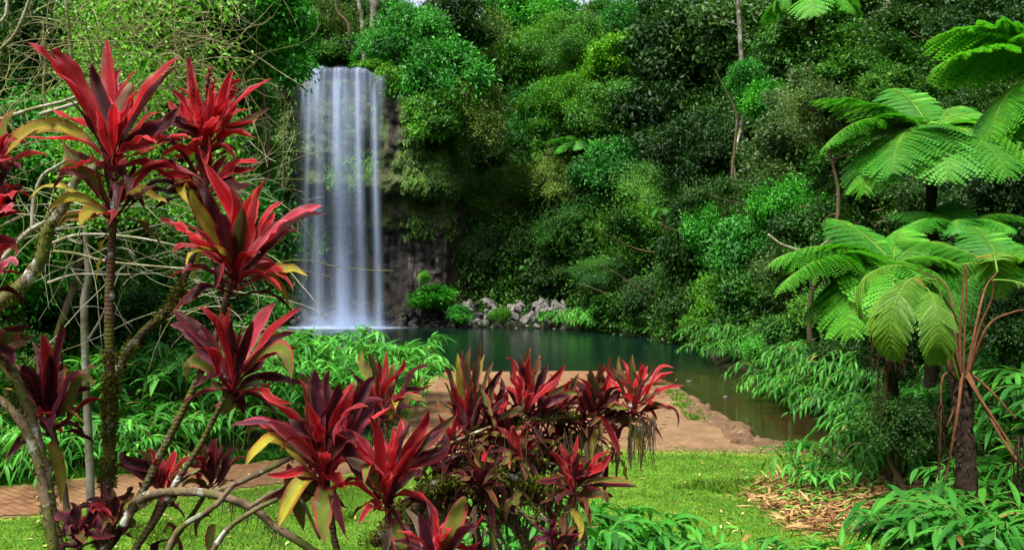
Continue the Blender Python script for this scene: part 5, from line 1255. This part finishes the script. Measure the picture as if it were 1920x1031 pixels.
rosette(c5, o5, (608, 888), 3.5, [(430, 802, 'u', 510, 800, 1.1), (482, 779, 'c', 540, 810, 1.1), (455, 816, 'g', 530, 820, 1.3), (459, 876, 'y', 520, 832, 1.2), (560, 697, 'b', 585, 770, 1.1), (590, 692, 'u', 595, 770, 1.15), (619, 690, 'u', 612, 770, 1.15), (637, 715, 'm', 620, 780, 1.3), (576, 717, 'b', 588, 790, 1.2), (541, 784, 'm', 580, 820, 1.6), (665, 717, 'c', 635, 790, 1.1), (720, 750, 'u', 670, 790, 1.1), (706, 706, 'm', 665, 770, 1.2), (692, 762, 'c', 650, 800, 1.0), (656, 775, 'p', 632, 820, .8), (628, 740, 'r', 618, 800), (590, 745, 'r', 598, 800), (608, 765, 'r', 607, 820), (575, 750, 'r', 595, 810), (500, 790, 'p', 550, 820), (560, 800, 'r', 585, 835), (525, 850, 'c', 570, 835, .8),
  (521, 990, 'y', 555, 915, 1.2), (540, 960, 'g', 560, 890, 1.3), (569, 995, 'g', 580, 920, 1.3), (610, 1022, 'g', 608, 940, 1.4), (670, 840, 'm', 640, 830, 1.3), (592, 820, 'm', 600, 850, 1.5)], rnd=16, size=.46, seed=26, pal='rrcm', hang=0, W=.074, label='left large rosette, centre scarlet, green leaves hanging below')
rosette(c5, o5, (727, 920), 3.4, [(804, 765, 'c', 770, 840, 1.15), (857, 777, 'b', 800, 830, 1.1), (841, 797, 'u', 795, 845, 1.1), (752, 784, 'r', 742, 845, 1.0), (692, 779, 'c', 710, 850, 1.0), (715, 788, 'r', 722, 850, .9), (660, 806, 'p', 690, 850, .9), (642, 832, 'u', 685, 860, 1.0), (647, 857, 'd', 690, 875, 1.2), (683, 908, 'g', 700, 895, 1.0), (820, 835, 'm', 780, 870, 1.0), (779, 836, 'c', 755, 870, .9), (835, 810, 'm', 790, 860, 1.1), (775, 790, 'm', 750, 850, 1.1), (592, 812, 'm', 650, 850, 1.5), (735, 800, 'r', 732, 860), (705, 820, 'r', 718, 865), (670, 845, 'r', 700, 880), (790, 900, 'm', 760, 905, .9), (700, 960, 'm', 715, 920, .9)], rnd=15, size=.40, seed=27, pal='rrcm', hang=1, dead=9, W=.07, label='right large rosette, dead leaves hanging under it')
# 6. behind: the one beside the bright ginger stand
c6, o6 = cordyline((740, 1090), 4.3, 'smaller cordyline rosette in front of the bright ginger plants')
stem(c6, o6, [(742, 1100), (735, 950), (728, 850), (720, 760)], .014, .009, 4.3, 'stem', root_=True, seed=22)
rosette(c6, o6, (720, 765), 4.3, [(726, 656, 'c', 724, 710, .9), (692, 658, 'b', 704, 715, 1.0), (740, 679, 'g', 732, 720, 1.0), (809, 690, 'm', 768, 715, 1.1), (813, 720, 'm', 768, 732, .8), (802, 756, 'g', 765, 745, 1.1), (679, 654, 'g', 698, 710, .8), (705, 665, 'c', 710, 715), (660, 700, 'm', 690, 735, 1.1), (650, 735, 'u', 685, 750, 1.1), (738, 775, 'y', 735, 765, 1.2), (690, 690, 'p', 706, 730), (750, 700, 'm', 738, 735)], rnd=11, size=.32, seed=28, pal='rcmb', hang=2, W=.06)

# 7. the sprawling one in the centre
c7, o7 = cordyline((800, 1090), 4.6, 'sprawling cordyline, six rosettes in a row on mossy branches before the landing')
stem(c7, o7, [(735, 1100), (770, 980), (815, 910), (868, 865), (905, 840)], .045, .030, 4.6, 'trunk', root_=True, seed=23, moss=1000)
stem(c7, o7, [(760, 1100), (800, 980), (850, 905), (900, 870), (960, 850)], .035, .02, 4.5, 'trunk', root_=True, seed=24, moss=900)
stem(c7, o7, [(700, 1020), (770, 935), (850, 895), (930, 890), (1010, 905), (1075, 905)], .026, .014, 4.4, 'branch', seed=25, moss=2600, fuzz=.026)
stem(c7, o7, [(780, 900), (850, 800), (872, 797), (905, 796), (960, 788), (1040, 782), (1110, 778), (1150, 766), (1190, 760)], .016, .010, 4.6, 'branch', mat='lichenbark', seed=26, moss=1200, mrange=(.25, .7), fuzz=.026)
stem(c7, o7, [(870, 865), (920, 820), (965, 790), (988, 765)], .018, .010, 4.6, 'branch', seed=27, moss=2600, fuzz=.028)
stem(c7, o7, [(905, 840), (1000, 845), (1060, 830), (1125, 806)], .020, .012, 4.7, 'branch', seed=28, moss=3000, fuzz=.03)
stem(c7, o7, [(812, 850), (855, 818), (872, 800)], .010, .007, 4.5, 'branch', mat='lichenbark', seed=29)
stem(c7, o7, [(770, 860), (800, 845), (840, 832), (880, 815), (920, 800)], .009, .007, 4.4, 'branch', mat='lichenbark', seed=30)
stem(c7, o7, [(1000, 1110), (975, 1000), (930, 930), (900, 880)], .022, .016, 4.5, 'branch', root_=True, seed=31, moss=1500)
stem(c7, o7, [(900, 880), (960, 900), (1010, 960), (1060, 1010)], .012, .006, 4.4, 'branch', seed=32, moss=1500)
stem(c7, o7, [(860, 900), (905, 935), (960, 960), (1030, 975)], .010, .005, 4.4, 'branch', seed=33, moss=900)
stem(c7, o7, [(880, 850), (930, 870), (985, 860), (1040, 870)], .012, .007, 4.55, 'branch', seed=34, moss=2200)
stem(c7, o7, [(960, 940), (1020, 1000), (1055, 1015)], .010, .006, 4.3, 'branch', seed=35)
rosette(c7, o7, (871, 795), 4.6, [(902, 640, 'c', 890, 710, 1.0), (858, 661, 'y', 862, 720, .9), (869, 654, 'm', 868, 720, 1.0), (908, 663, 'g', 893, 720, 1.1), (925, 677, 'c', 905, 730, 1.0), (883, 650, 'c', 880, 720), (833, 686, 'm', 848, 740, .9), (829, 711, 'g', 846, 755, .8), (898, 719, 'b', 885, 760), (944, 690, 'm', 915, 735), (850, 720, 'c', 860, 760), (820, 745, 'b', 845, 770, .8)], rnd=11, size=.36, seed=30, pal='cmmb', hang=2, dead=3, W=.06)
rosette(c7, o7, (925, 800), 4.5, [(940, 706, 'm', 935, 750, 1.3), (900, 722, 'g', 912, 760, .9), (960, 720, 'c', 945, 760), (915, 700, 'c', 920, 750), (980, 745, 'b', 955, 775), (895, 745, 'm', 908, 770)], rnd=11, size=.26, seed=31, pal='mmbb', hang=2, W=.055)
rosette(c7, o7, (988, 765), 4.6, [(996, 650, 'c', 992, 705, 1.1), (975, 665, 'm', 982, 710, 1.1), (1009, 671, 'm', 1000, 715, 1.2), (1028, 684, 'm', 1010, 722, 1.2), (948, 671, 'c', 965, 712, .8), (965, 690, 'm', 975, 725), (1061, 682, 'c', 1030, 725, 1.1), (1080, 709, 'c', 1045, 735, .9), (1050, 700, 'r', 1020, 735), (960, 700, 'r', 975, 735), (1070, 740, 'u', 1035, 750, .9), (940, 730, 'm', 960, 748), (1103, 742, 'g', 1050, 752, 1.0)], rnd=15, size=.36, seed=32, pal='rcmm', hang=1, dead=5, W=.062)
rosette(c7, o7, (1050, 775), 4.65, [(1085, 700, 'b', 1068, 740), (1065, 715, 'c', 1058, 745), (1020, 720, 'b', 1035, 750), (1100, 735, 'g', 1078, 752, 1.1), (1030, 790, 'g', 1040, 770), (1010, 745, 'u', 1030, 758)], rnd=13, size=.26, seed=33, pal='cmbg', hang=3, W=.055)
rosette(c7, o7, (1118, 765), 4.6, [(1107, 690, 'b', 1110, 730, 1.3), (1124, 679, 'm', 1120, 725, 1.2), (1143, 686, 'r', 1133, 730, 1.3), (1182, 750, 'u', 1150, 750, .9), (1205, 792, 'c', 1162, 785, 1.0), (1161, 859, 'c', 1142, 808, 1.0), (1090, 855, 'g', 1098, 805, 1.0), (1184, 765, 'g', 1155, 765), (1175, 742, 'm', 1150, 745), (1085, 745, 'm', 1100, 750), (1130, 700, 'm', 1125, 735, 1.2)], rnd=15, size=.32, seed=34, pal='cmmb', hang=3, dead=3, W=.062)
rosette(c7, o7, (1188, 760), 4.6, [(1145, 667, 'c', 1163, 710, .9), (1161, 665, 'g', 1172, 710, .9), (1186, 663, 'g', 1188, 710, .9), (1203, 675, 'r', 1196, 715, .9), (1230, 679, 'm', 1212, 715, 1.1), (1264, 690, 'r', 1225, 712, .9), (1283, 722, 'r', 1235, 735, 1.0), (1268, 709, 'm', 1230, 722, .9), (1270, 805, 'm', 1240, 765, 1.0), (1211, 832, 'b', 1205, 790, .7), (1147, 705, 'c', 1165, 730, .8), (1215, 685, 'c', 1202, 720), (1175, 680, 'r', 1180, 715), (1240, 740, 'm', 1215, 745), (1205, 700, 'm', 1197, 730, 1.2), (1260, 770, 'm', 1228, 758, .8)], rnd=15, size=.32, seed=35, pal='rrcm', hang=3, dead=2, W=.052, label='outermost rosette standing before the brown water')
rosette(c7, o7, (1075, 912), 4.3, [(1124, 842, 'c', 1100, 875, 1.1), (1146, 845, 'c', 1115, 880, 1.0), (1082, 853, 'm', 1080, 880, 1.0), (1052, 872, 'r', 1063, 893, .9), (1199, 913, 'm', 1140, 912, .9), (1190, 904, 'g', 1140, 900, .8), (1151, 930, 'b', 1115, 920), (1107, 990, 'b', 1095, 945, 1.0), (1110, 860, 'm', 1095, 885, 1.2), (1040, 890, 'm', 1055, 900), (1130, 880, 'm', 1105, 895), (1140, 945, 'm', 1110, 925, 1.1)], rnd=16, size=.30, seed=36, pal='cmmb', hang=3, dead=9, W=.06, label='lower right rosette above the lawn')
rosette(c7, o7, (975, 850), 4.4, [(965, 800, 'c', 968, 825), (990, 795, 'm', 984, 825), (1005, 815, 'c', 992, 835), (955, 815, 'p', 962, 835, .8), (1020, 860, 'g', 1000, 850), (935, 870, 'g', 950, 855), (985, 900, 'b', 980, 870)], rnd=15, size=.22, seed=37, pal='cmmg', hang=3, dead=5, W=.05)
rosette(c7, o7, (900, 900), 4.3, [(885, 845, 'b', 890, 870), (870, 870, 'm', 885, 880), (925, 865, 'm', 915, 880), (860, 900, 'c', 880, 895), (940, 900, 'b', 920, 895), (905, 840, 'g', 902, 870)], rnd=15, size=.22, seed=38, pal='cmmb', hang=3, dead=4, W=.05)
rosette(c7, o7, (1040, 1020), 4.2, [(1030, 950, 'm', 1035, 985), (1065, 960, 'm', 1055, 985), (1085, 990, 'b', 1065, 1000), (1005, 975, 'm', 1020, 995), (1000, 1010, 'u', 1020, 1008)], rnd=11, size=.2, seed=39, pal='mmbm', hang=2, dead=2, W=.045)
for k, (bx, by, sz, pl, hg, dd_) in enumerate(((850, 850, .22, 'cmmb', 3, 6), (1010, 810, .22, 'mmbg', 3, 4), (1060, 835, .20, 'mmbd', 4, 6), (945, 835, .2, 'mbgd', 4, 6), (1095, 800, .22, 'cmbg', 3, 2), (1150, 785, .2, 'mmbg', 3, 3), (920, 955, .2, 'mmbd', 3, 7), (1000, 930, .2, 'mmbd', 3, 7), (1035, 860, .2, 'cmmb', 3, 6), (880, 830, .2, 'mbgd', 4, 5), (960, 890, .2, 'bmdd', 4, 8), (1060, 880, .18, 'mbdd', 4, 8), (900, 960, .2, 'bmdd', 4, 8), (850, 960, .2, 'mmbd', 4, 7), (1010, 870, .2, 'bmmd', 4, 8), (820, 900, .18, 'mbgd', 3, 6), (940, 800, .2, 'cmbg', 3, 4))):
    rosette(c7, o7, (bx, by), 4.5+.12*(k % 3), [], rnd=18, size=sz*1.5, seed=60+k, pal=pl, hang=hg, dead=dd_, W=.048)
# 8. the low one at the bottom edge
c8, o8 = cordyline((825, 1120), 3.2, 'low cordyline cut by the bottom edge, one broad green leaf upright')
stem(c8, o8, [(825, 1150), (824, 1090), (822, 1040)], .016, .012, 3.2, 'stem', root_=True, seed=36)
rosette(c8, o8, (822, 1050), 3.2, [(798, 936, 'u', 808, 990, 1.1), (783, 957, 'u', 800, 1000, 1.0), (873, 930, 'g', 850, 985, 1.3), (906, 963, 'r', 865, 1000, 1.2), (895, 989, 'm', 860, 1015, 1.2), (758, 955, 'd', 790, 1000, .6), (815, 975, 'r', 818, 1010), (775, 1000, 'u', 800, 1020), (845, 990, 'd', 835, 1020, .6)], rnd=11, size=.3, seed=40, pal='rcmm', hang=1, dead=2, W=.062)
# ---------------------------------------------------------------- bare vines in a tangle over the left bushes
vt = at(300, 250, 11.5); vb = np.array([vt[0], vt[1], float(terr(vt[0], vt[1]))])
ve = empty('vine_tangle', vb); tag(ve, 'tangle of thin bare vines looping over the green bushes at left', 'vine')
r = np.random.default_rng(909)
def vines(n, boxes, name, mat, r0, Lr, curl, horiz=0.0):
    mb = MB()
    for k in range(n):
        x0, y0, x1, y1, Ya, Yb = boxes[r.integers(len(boxes))]
        Y = r.uniform(Ya, Yb); p = at(r.uniform(x0, x1), r.uniform(y0, y1), Y)-vb
        d = unit(r.normal(size=3)*np.array([1, .5, 1-.7*horiz])+np.array([0, 0, .25*(1-horiz)])); ax = unit(r.normal(size=3)+np.array([0, -1.2, 0]))
        L = r.uniform(*Lr); m = 22; kap = r.normal(0, curl); P = [p]
        for i in range(m):
            kap += r.normal(0, curl*.30); kap = max(-5.5, min(5.5, kap))
            d = unit(d+np.cross(ax, d)*kap*L/m+r.normal(size=3)*.05+np.array([0, 0, -.015])); P.append(P[-1]+d*L/m)
        R = r0*r.uniform(.5, 1.4); tube(mb, P, np.linspace(R, R*.45, m+1), 4, cap=False)
    o = mb.build(name, M[mat], ve); o['kind'] = 'stuff'; return o
B1 = [(210, -10, 430, 200, 10.5, 13), (60, -10, 330, 150, 10, 12), (240, 60, 420, 320, 10.5, 12.5), (260, -10, 400, 120, 10, 13)]
vines(200, B1, 'vines', 'twig', .0058, (.8, 2.4), 2.2)
B2 = [(0, 100, 240, 420, 9.5, 12), (280, 280, 480, 520, 10.5, 12.5), (0, 0, 200, 300, 9.5, 12)]
vines(110, B2, 'vines', 'twig', .006, (.8, 2.2), 1.8)
vines(75, [(300, 400, 460, 560, 10, 12), (380, 280, 520, 360, 10.5, 12)], 'vines', 'twigpale', .0045, (.7, 1.9), 1.7, .6)
vines(45, [(130, 430, 420, 620, 9.5, 11.5), (60, 380, 200, 460, 9, 11)], 'vines', 'twigpale', .006, (.6, 1.8), 1.0, .9)
r2 = np.random.default_rng(19); mbv = MB(); n = 12000
pv = np.array([at(r2.uniform(110, 440), r2.uniform(-10, 420), r2.uniform(10.5, 13.5)) for _ in range(n//8)])-vb
kv = fbm(pv[:, 0]*.9, pv[:, 1]*.9, pv[:, 2]*.9, 12) > .47; pv = np.repeat(pv[kv], 8, 0); k_ = len(pv)
leafquads(mbv, pv+r2.normal(size=(k_, 3))*.10, r2.normal(size=(k_, 3)), unit(r2.normal(size=(k_, 3))*.5+np.array([0, -.3, .7])), r2.uniform(.04, .085, k_), .038, np.clip(r2.normal(.6, .2, k_), 0, .97))
mbv.build('leaves', M['lime'], ve)['kind'] = 'stuff'
# heavier limbs of the tangle
def limb(pts, Y, r0, r1, mat, moss, name='limb', seed=1):
    return stem(ve, vb, pts, r0, r1, Y, name, mat, moss=moss, n=50, seed=seed, fuzz=.03)
limb([(-40, 590), (30, 545), (75, 490), (90, 430), (115, 395), (150, 330), (230, 290)], 8.6, .075, .035, 'lichenbark', 700, seed=41)
limb([(-30, 520), (20, 470), (60, 430), (130, 400), (200, 395)], 9.0, .03, .018, 'twigpale', 120, seed=42)
limb([(60, 430), (65, 370), (80, 330), (110, 310), (140, 290)], 9.2, .022, .012, 'twigpale', 60, seed=43)
limb([(-20, 110), (20, 75), (40, 40), (62, -20)], 8.5, .018, .014, 'twigpale', 0, seed=44)
limb([(-20, 60), (10, 30), (14, -20)], 8.8, .018, .014, 'twigpale', 0, seed=45)
limb([(0, 225), (60, 205), (120, 190), (170, 170)], 9.4, .024, .012, 'twigpale', 0, seed=46)
limb([(75, 215), (140, 195), (180, 180), (240, 150)], 9.6, .022, .012, 'twigpale', 60, seed=47)
limb([(90, 460), (150, 440), (250, 445), (330, 460)], 9.3, .020, .008, 'twigpale', 0, seed=48)
limb([(80, 470), (140, 475), (200, 490), (300, 500), (380, 505)], 9.5, .018, .007, 'twigpale', 0, seed=49)
limb([(90, 530), (140, 515), (200, 515), (240, 515)], 9.5, .016, .007, 'twigpale', 0, seed=50)
limb([(80, 60), (85, 110), (82, 170), (90, 240)], 10.5, .022, .016, 'twig', 300, seed=51)
limb([(135, 120), (128, 60), (122, -20)], 10.5, .02, .016, 'twig', 300, seed=52)

# ---------------------------------------------------------------- lawn grass
r = np.random.default_rng(55); n = 230000
X = r.uniform(-9.5, 7.2, n); dist = r.random(n)**1.0; Yv = 7.5+9.7*dist
d1 = sdf(PATH, X, Yv); d2 = sdf(DIRT, X, Yv); dp = sdf(POOL, X, Yv)
nz = (fbm(X*2.6, Yv*2.6, .3, 88)-.5)*1.3
keep = (d1+nz*.5 > .06) & (d2+nz*1.6+(r.random(n)-.5)*.9 > -.1) & (dp > .15) & (X < XR(Yv)+.2) & (X > XL(Yv)-.3) & (Yv < 17.3)
keep &= ~((X < -2.2) & (d1 > 0) & (Yv > 13.9+(X+2.2)*.35) & (r.random(n) < .6))
X, Yv = X[keep], Yv[keep]; m = len(X)
mb = MB(); C = np.stack([X, Yv, terr(X, Yv)-.004], -1); D = unit(np.stack([r.normal(0, .55, m), r.normal(0, .55, m), np.ones(m)*.8], -1))
tall = 1+1.4*(fbm(X*.9, Yv*.9, 0, 66) > .62)
leafquads(mb, C, D, unit(r.normal(size=(m, 3))), r.uniform(.022, .055, m)*tall, .008, np.clip(r.normal(.45, .2, m), 0, 1), droop=.25)
tag(mb.build('lawn_grass', M['grass']), 'short bright green grass of the lawn', None, None, 'stuff')
# weeds and seedlings at path edge and bank
def tufts(pts, L0, tone, name, label, seed, per=24):
    r = np.random.default_rng(seed); P = np.array(pts); C = np.repeat(np.c_[P, terr(P[:, 0], P[:, 1])], per, 0); k = len(C)
    C = C+np.c_[r.normal(0, .06, (k, 2)), np.zeros(k)]; D = unit(np.c_[r.normal(0, .6, (k, 2)), r.uniform(.3, 1, k)]); mb = MB()
    leafquads(mb, C, D, unit(r.normal(size=(k, 3))+np.array([0, 0, 1])), L0*r.uniform(.5, 1.3, k), L0*.16, np.clip(r.normal(.5, .2, k), 0, .96), droop=.35)
    return tag(mb.build(name, M[tone]), label, None, None, 'stuff')
r = np.random.default_rng(57)
e1 = [(x, np.interp(x, [-13, -7.6, -3.9, -1.9], [11.4, 13.5, 15.5, 17.3])+abs(r.normal(0, .25))+.05) for x in r.uniform(-10, -2, 160)]
tufts(e1, .16, 'gingerB', 'weeds', 'low weeds along the far edge of the brick path', 58)
e2 = [(np.interp(t, [0, 1], [5.1, 6.9])+r.normal(0, .1), np.interp(t, [0, 1], [16.35, 15.2])+r.normal(0, .12)) for t in r.random(50)]
tufts(e2, .18, 'gingerA', 'weeds', 'ragged grass where lawn meets the stream', 59)

e3 = [(np.interp(t, [0, 1], [4.15, 4.55])+r.normal(0, .10), np.interp(t, [0, 1], [19.5, 26])) for t in r.random(130)]
tufts(e3, .10, 'grass', 'bank_grass', 'strip of short grass along the stone edge of the bank', 60, per=40)
# ---------------------------------------------------------------- heap of dry leaves
r = np.random.default_rng(60); n = 5600
a = r.random(n)*6.283; q = np.sqrt(r.random(n)); X = 4.9+np.cos(a)*q*1.5+r.normal(0, .1, n); Yv = 12.6+np.sin(a)*q*1.7
X[:500] = r.uniform(3.4, 5.0, 500); Yv[:500] = 11.4+(X[:500]-4)*.3+r.normal(0, .28, 500)
hh = .28*np.exp(-((X-5.3)/.95)**2-((Yv-12.5)/1.1)**2)*(.4+fbm(X*2.5, Yv*2.5, 0, 70))
z = terr(X, Yv)+.01+hh*r.random(n)**.4
mb = MB()
for i in range(n):
    az = r.random()*6.28 if r.random() < .4 else r.normal(-.5, .6); D = np.array([math.cos(az), math.sin(az), r.normal(.05, .22)])
    strap(mb, (X[i], Yv[i], z[i]), D, r.uniform(.14, .42), r.uniform(.012, .045), r.uniform(-.2, .5), unit(np.array([r.normal(0, .4), r.normal(0, .4), 1])), float(np.clip(r.normal(.5, .22)-(.25 if r.random() < .3 else 0), 0, 1)), ns=4)
tag(mb.build('dry_leaf_litter', M['litter']), 'heap of dry straw-coloured fallen leaves on the lawn corner', None, None, 'stuff')
mb = MB()
for i in range(260):
    xx, yy = 5.0+r.normal(0, .7), 12.2+r.normal(0, .8); az = r.random()*6.28
    strap(mb, (xx, yy, float(terr(xx, yy))+.08+.1*r.random()), (math.cos(az), math.sin(az), .5), r.uniform(.15, .3), .035, .9, (0, 0, 1), float(np.clip(r.normal(.6, .2), 0, .96)), ns=5)
tag(mb.build('seedlings', M['gingerA']), 'green seedlings poking through the dry leaf heap', None, None, 'stuff')
# ferny undergrowth debris: small scattered fallen leaves on lawn
mb = MB()
for i in range(420):
    xx, yy = r.uniform(-7, 5), r.uniform(8.5, 17)
    if sdf(POOL, xx, yy) < .2: continue
    strap(mb, (xx, yy, float(terr(xx, yy))+.03), (r.normal(), r.normal(), .1), r.uniform(.05, .13), .03, .3, (0, 0, 1), float(r.random()), ns=3)
tag(mb.build('fallen_leaves', M['litter']), 'scattered small fallen leaves on lawn and path', None, None, 'stuff')

# hanging aerial roots and dead threads under the sprawling cordyline
mb = MB(); r = np.random.default_rng(61)
for i in range(260):
    px, py = [(r.uniform(860, 1010), r.uniform(800, 850)), (r.uniform(1050, 1130), r.uniform(800, 870)), (r.uniform(880, 1100), r.uniform(890, 930)), (r.uniform(1180, 1230), r.uniform(775, 800))][i % 4]
    p = at(px, py, 4.45+r.normal(0, .08))-o7; L = r.uniform(.06, .26); tube(mb, smoothpath([p, p+np.array([r.normal(0, .012), r.normal(0, .012), -L*.5]), p+np.array([r.normal(0, .02), r.normal(0, .02), -L])], 6), [.0022, .002, .0018, .0015, .0012, .0008], 3, cap=False)
mb.build('aerial_roots', M['bark'], c7)['kind'] = 'stuff'
mb = MB()
for i in range(60):
    px = r.uniform(400, 700); py = np.interp(px, [400, 470, 520, 600, 700], [930, 952, 990, 1030, 1060]); p = at(px, py, 3.55)-o5; L = r.uniform(.03, .12)
    tube(mb, smoothpath([p, p+np.array([r.normal(0, .01), 0, -L*.5]), p+np.array([r.normal(0, .02), 0, -L])], 5), [.002, .002, .0016, .0012, .0008], 3, cap=False)
mb.build('aerial_roots', M['bark'], c5)['kind'] = 'stuff'

# ---------------------------------------------------------------- light, sky and camera
w = bpy.data.worlds.new('World'); sc.world = w; w.use_nodes = True; nt = w.node_tree; nt.nodes.clear()
sky = nt.nodes.new('ShaderNodeTexSky'); sky.sky_type = 'NISHITA'; sky.sun_disc = False
EL, AZ = rad(62), rad(215)
sky.sun_elevation = EL; sky.sun_rotation = AZ; sky.air_density = 1.0; sky.dust_density = 5.0; sky.ozone_density = 1.0
bg = nt.nodes.new('ShaderNodeBackground'); bg.inputs['Strength'].default_value = .14
hs = nt.nodes.new('ShaderNodeHueSaturation'); hs.inputs['Saturation'].default_value = .45
out = nt.nodes.new('ShaderNodeOutputWorld')
nt.links.new(sky.outputs[0], hs.inputs['Color']); nt.links.new(hs.outputs[0], bg.inputs[0]); nt.links.new(bg.outputs[0], out.inputs[0])
sun = bpy.data.lights.new('sun', 'SUN'); sun.energy = 2.7; sun.angle = rad(14); sun.color = (1.0, .96, .88)
so = bpy.data.objects.new('sun', sun); COL.objects.link(so)
dvec = Vector((math.cos(EL)*math.sin(AZ), math.cos(EL)*math.cos(AZ), math.sin(EL)))
so.rotation_euler = dvec.to_track_quat('Z', 'Y').to_euler(); so.location = (0, 0, 60)
cam = bpy.data.cameras.new('camera'); cam.sensor_width = 36; cam.lens = 36*F/1920; cam.clip_end = 2000; cam.clip_start = .1
co = bpy.data.objects.new('camera', cam); COL.objects.link(co); co.location = (0, 0, EYE); co.rotation_euler = (rad(90), 0, 0)
sc.camera = co
sc.view_settings.view_transform = 'Standard'; sc.view_settings.look = 'None'; sc.view_settings.exposure = 1.12; sc.view_settings.gamma = 1
sc.cycles.max_bounces = 6; sc.cycles.diffuse_bounces = 3; sc.cycles.glossy_bounces = 2; sc.cycles.transmission_bounces = 4; sc.cycles.transparent_max_bounces = 40
sc.cycles.use_denoising = True
sc.cycles.caustics_reflective = False; sc.cycles.caustics_refractive = False
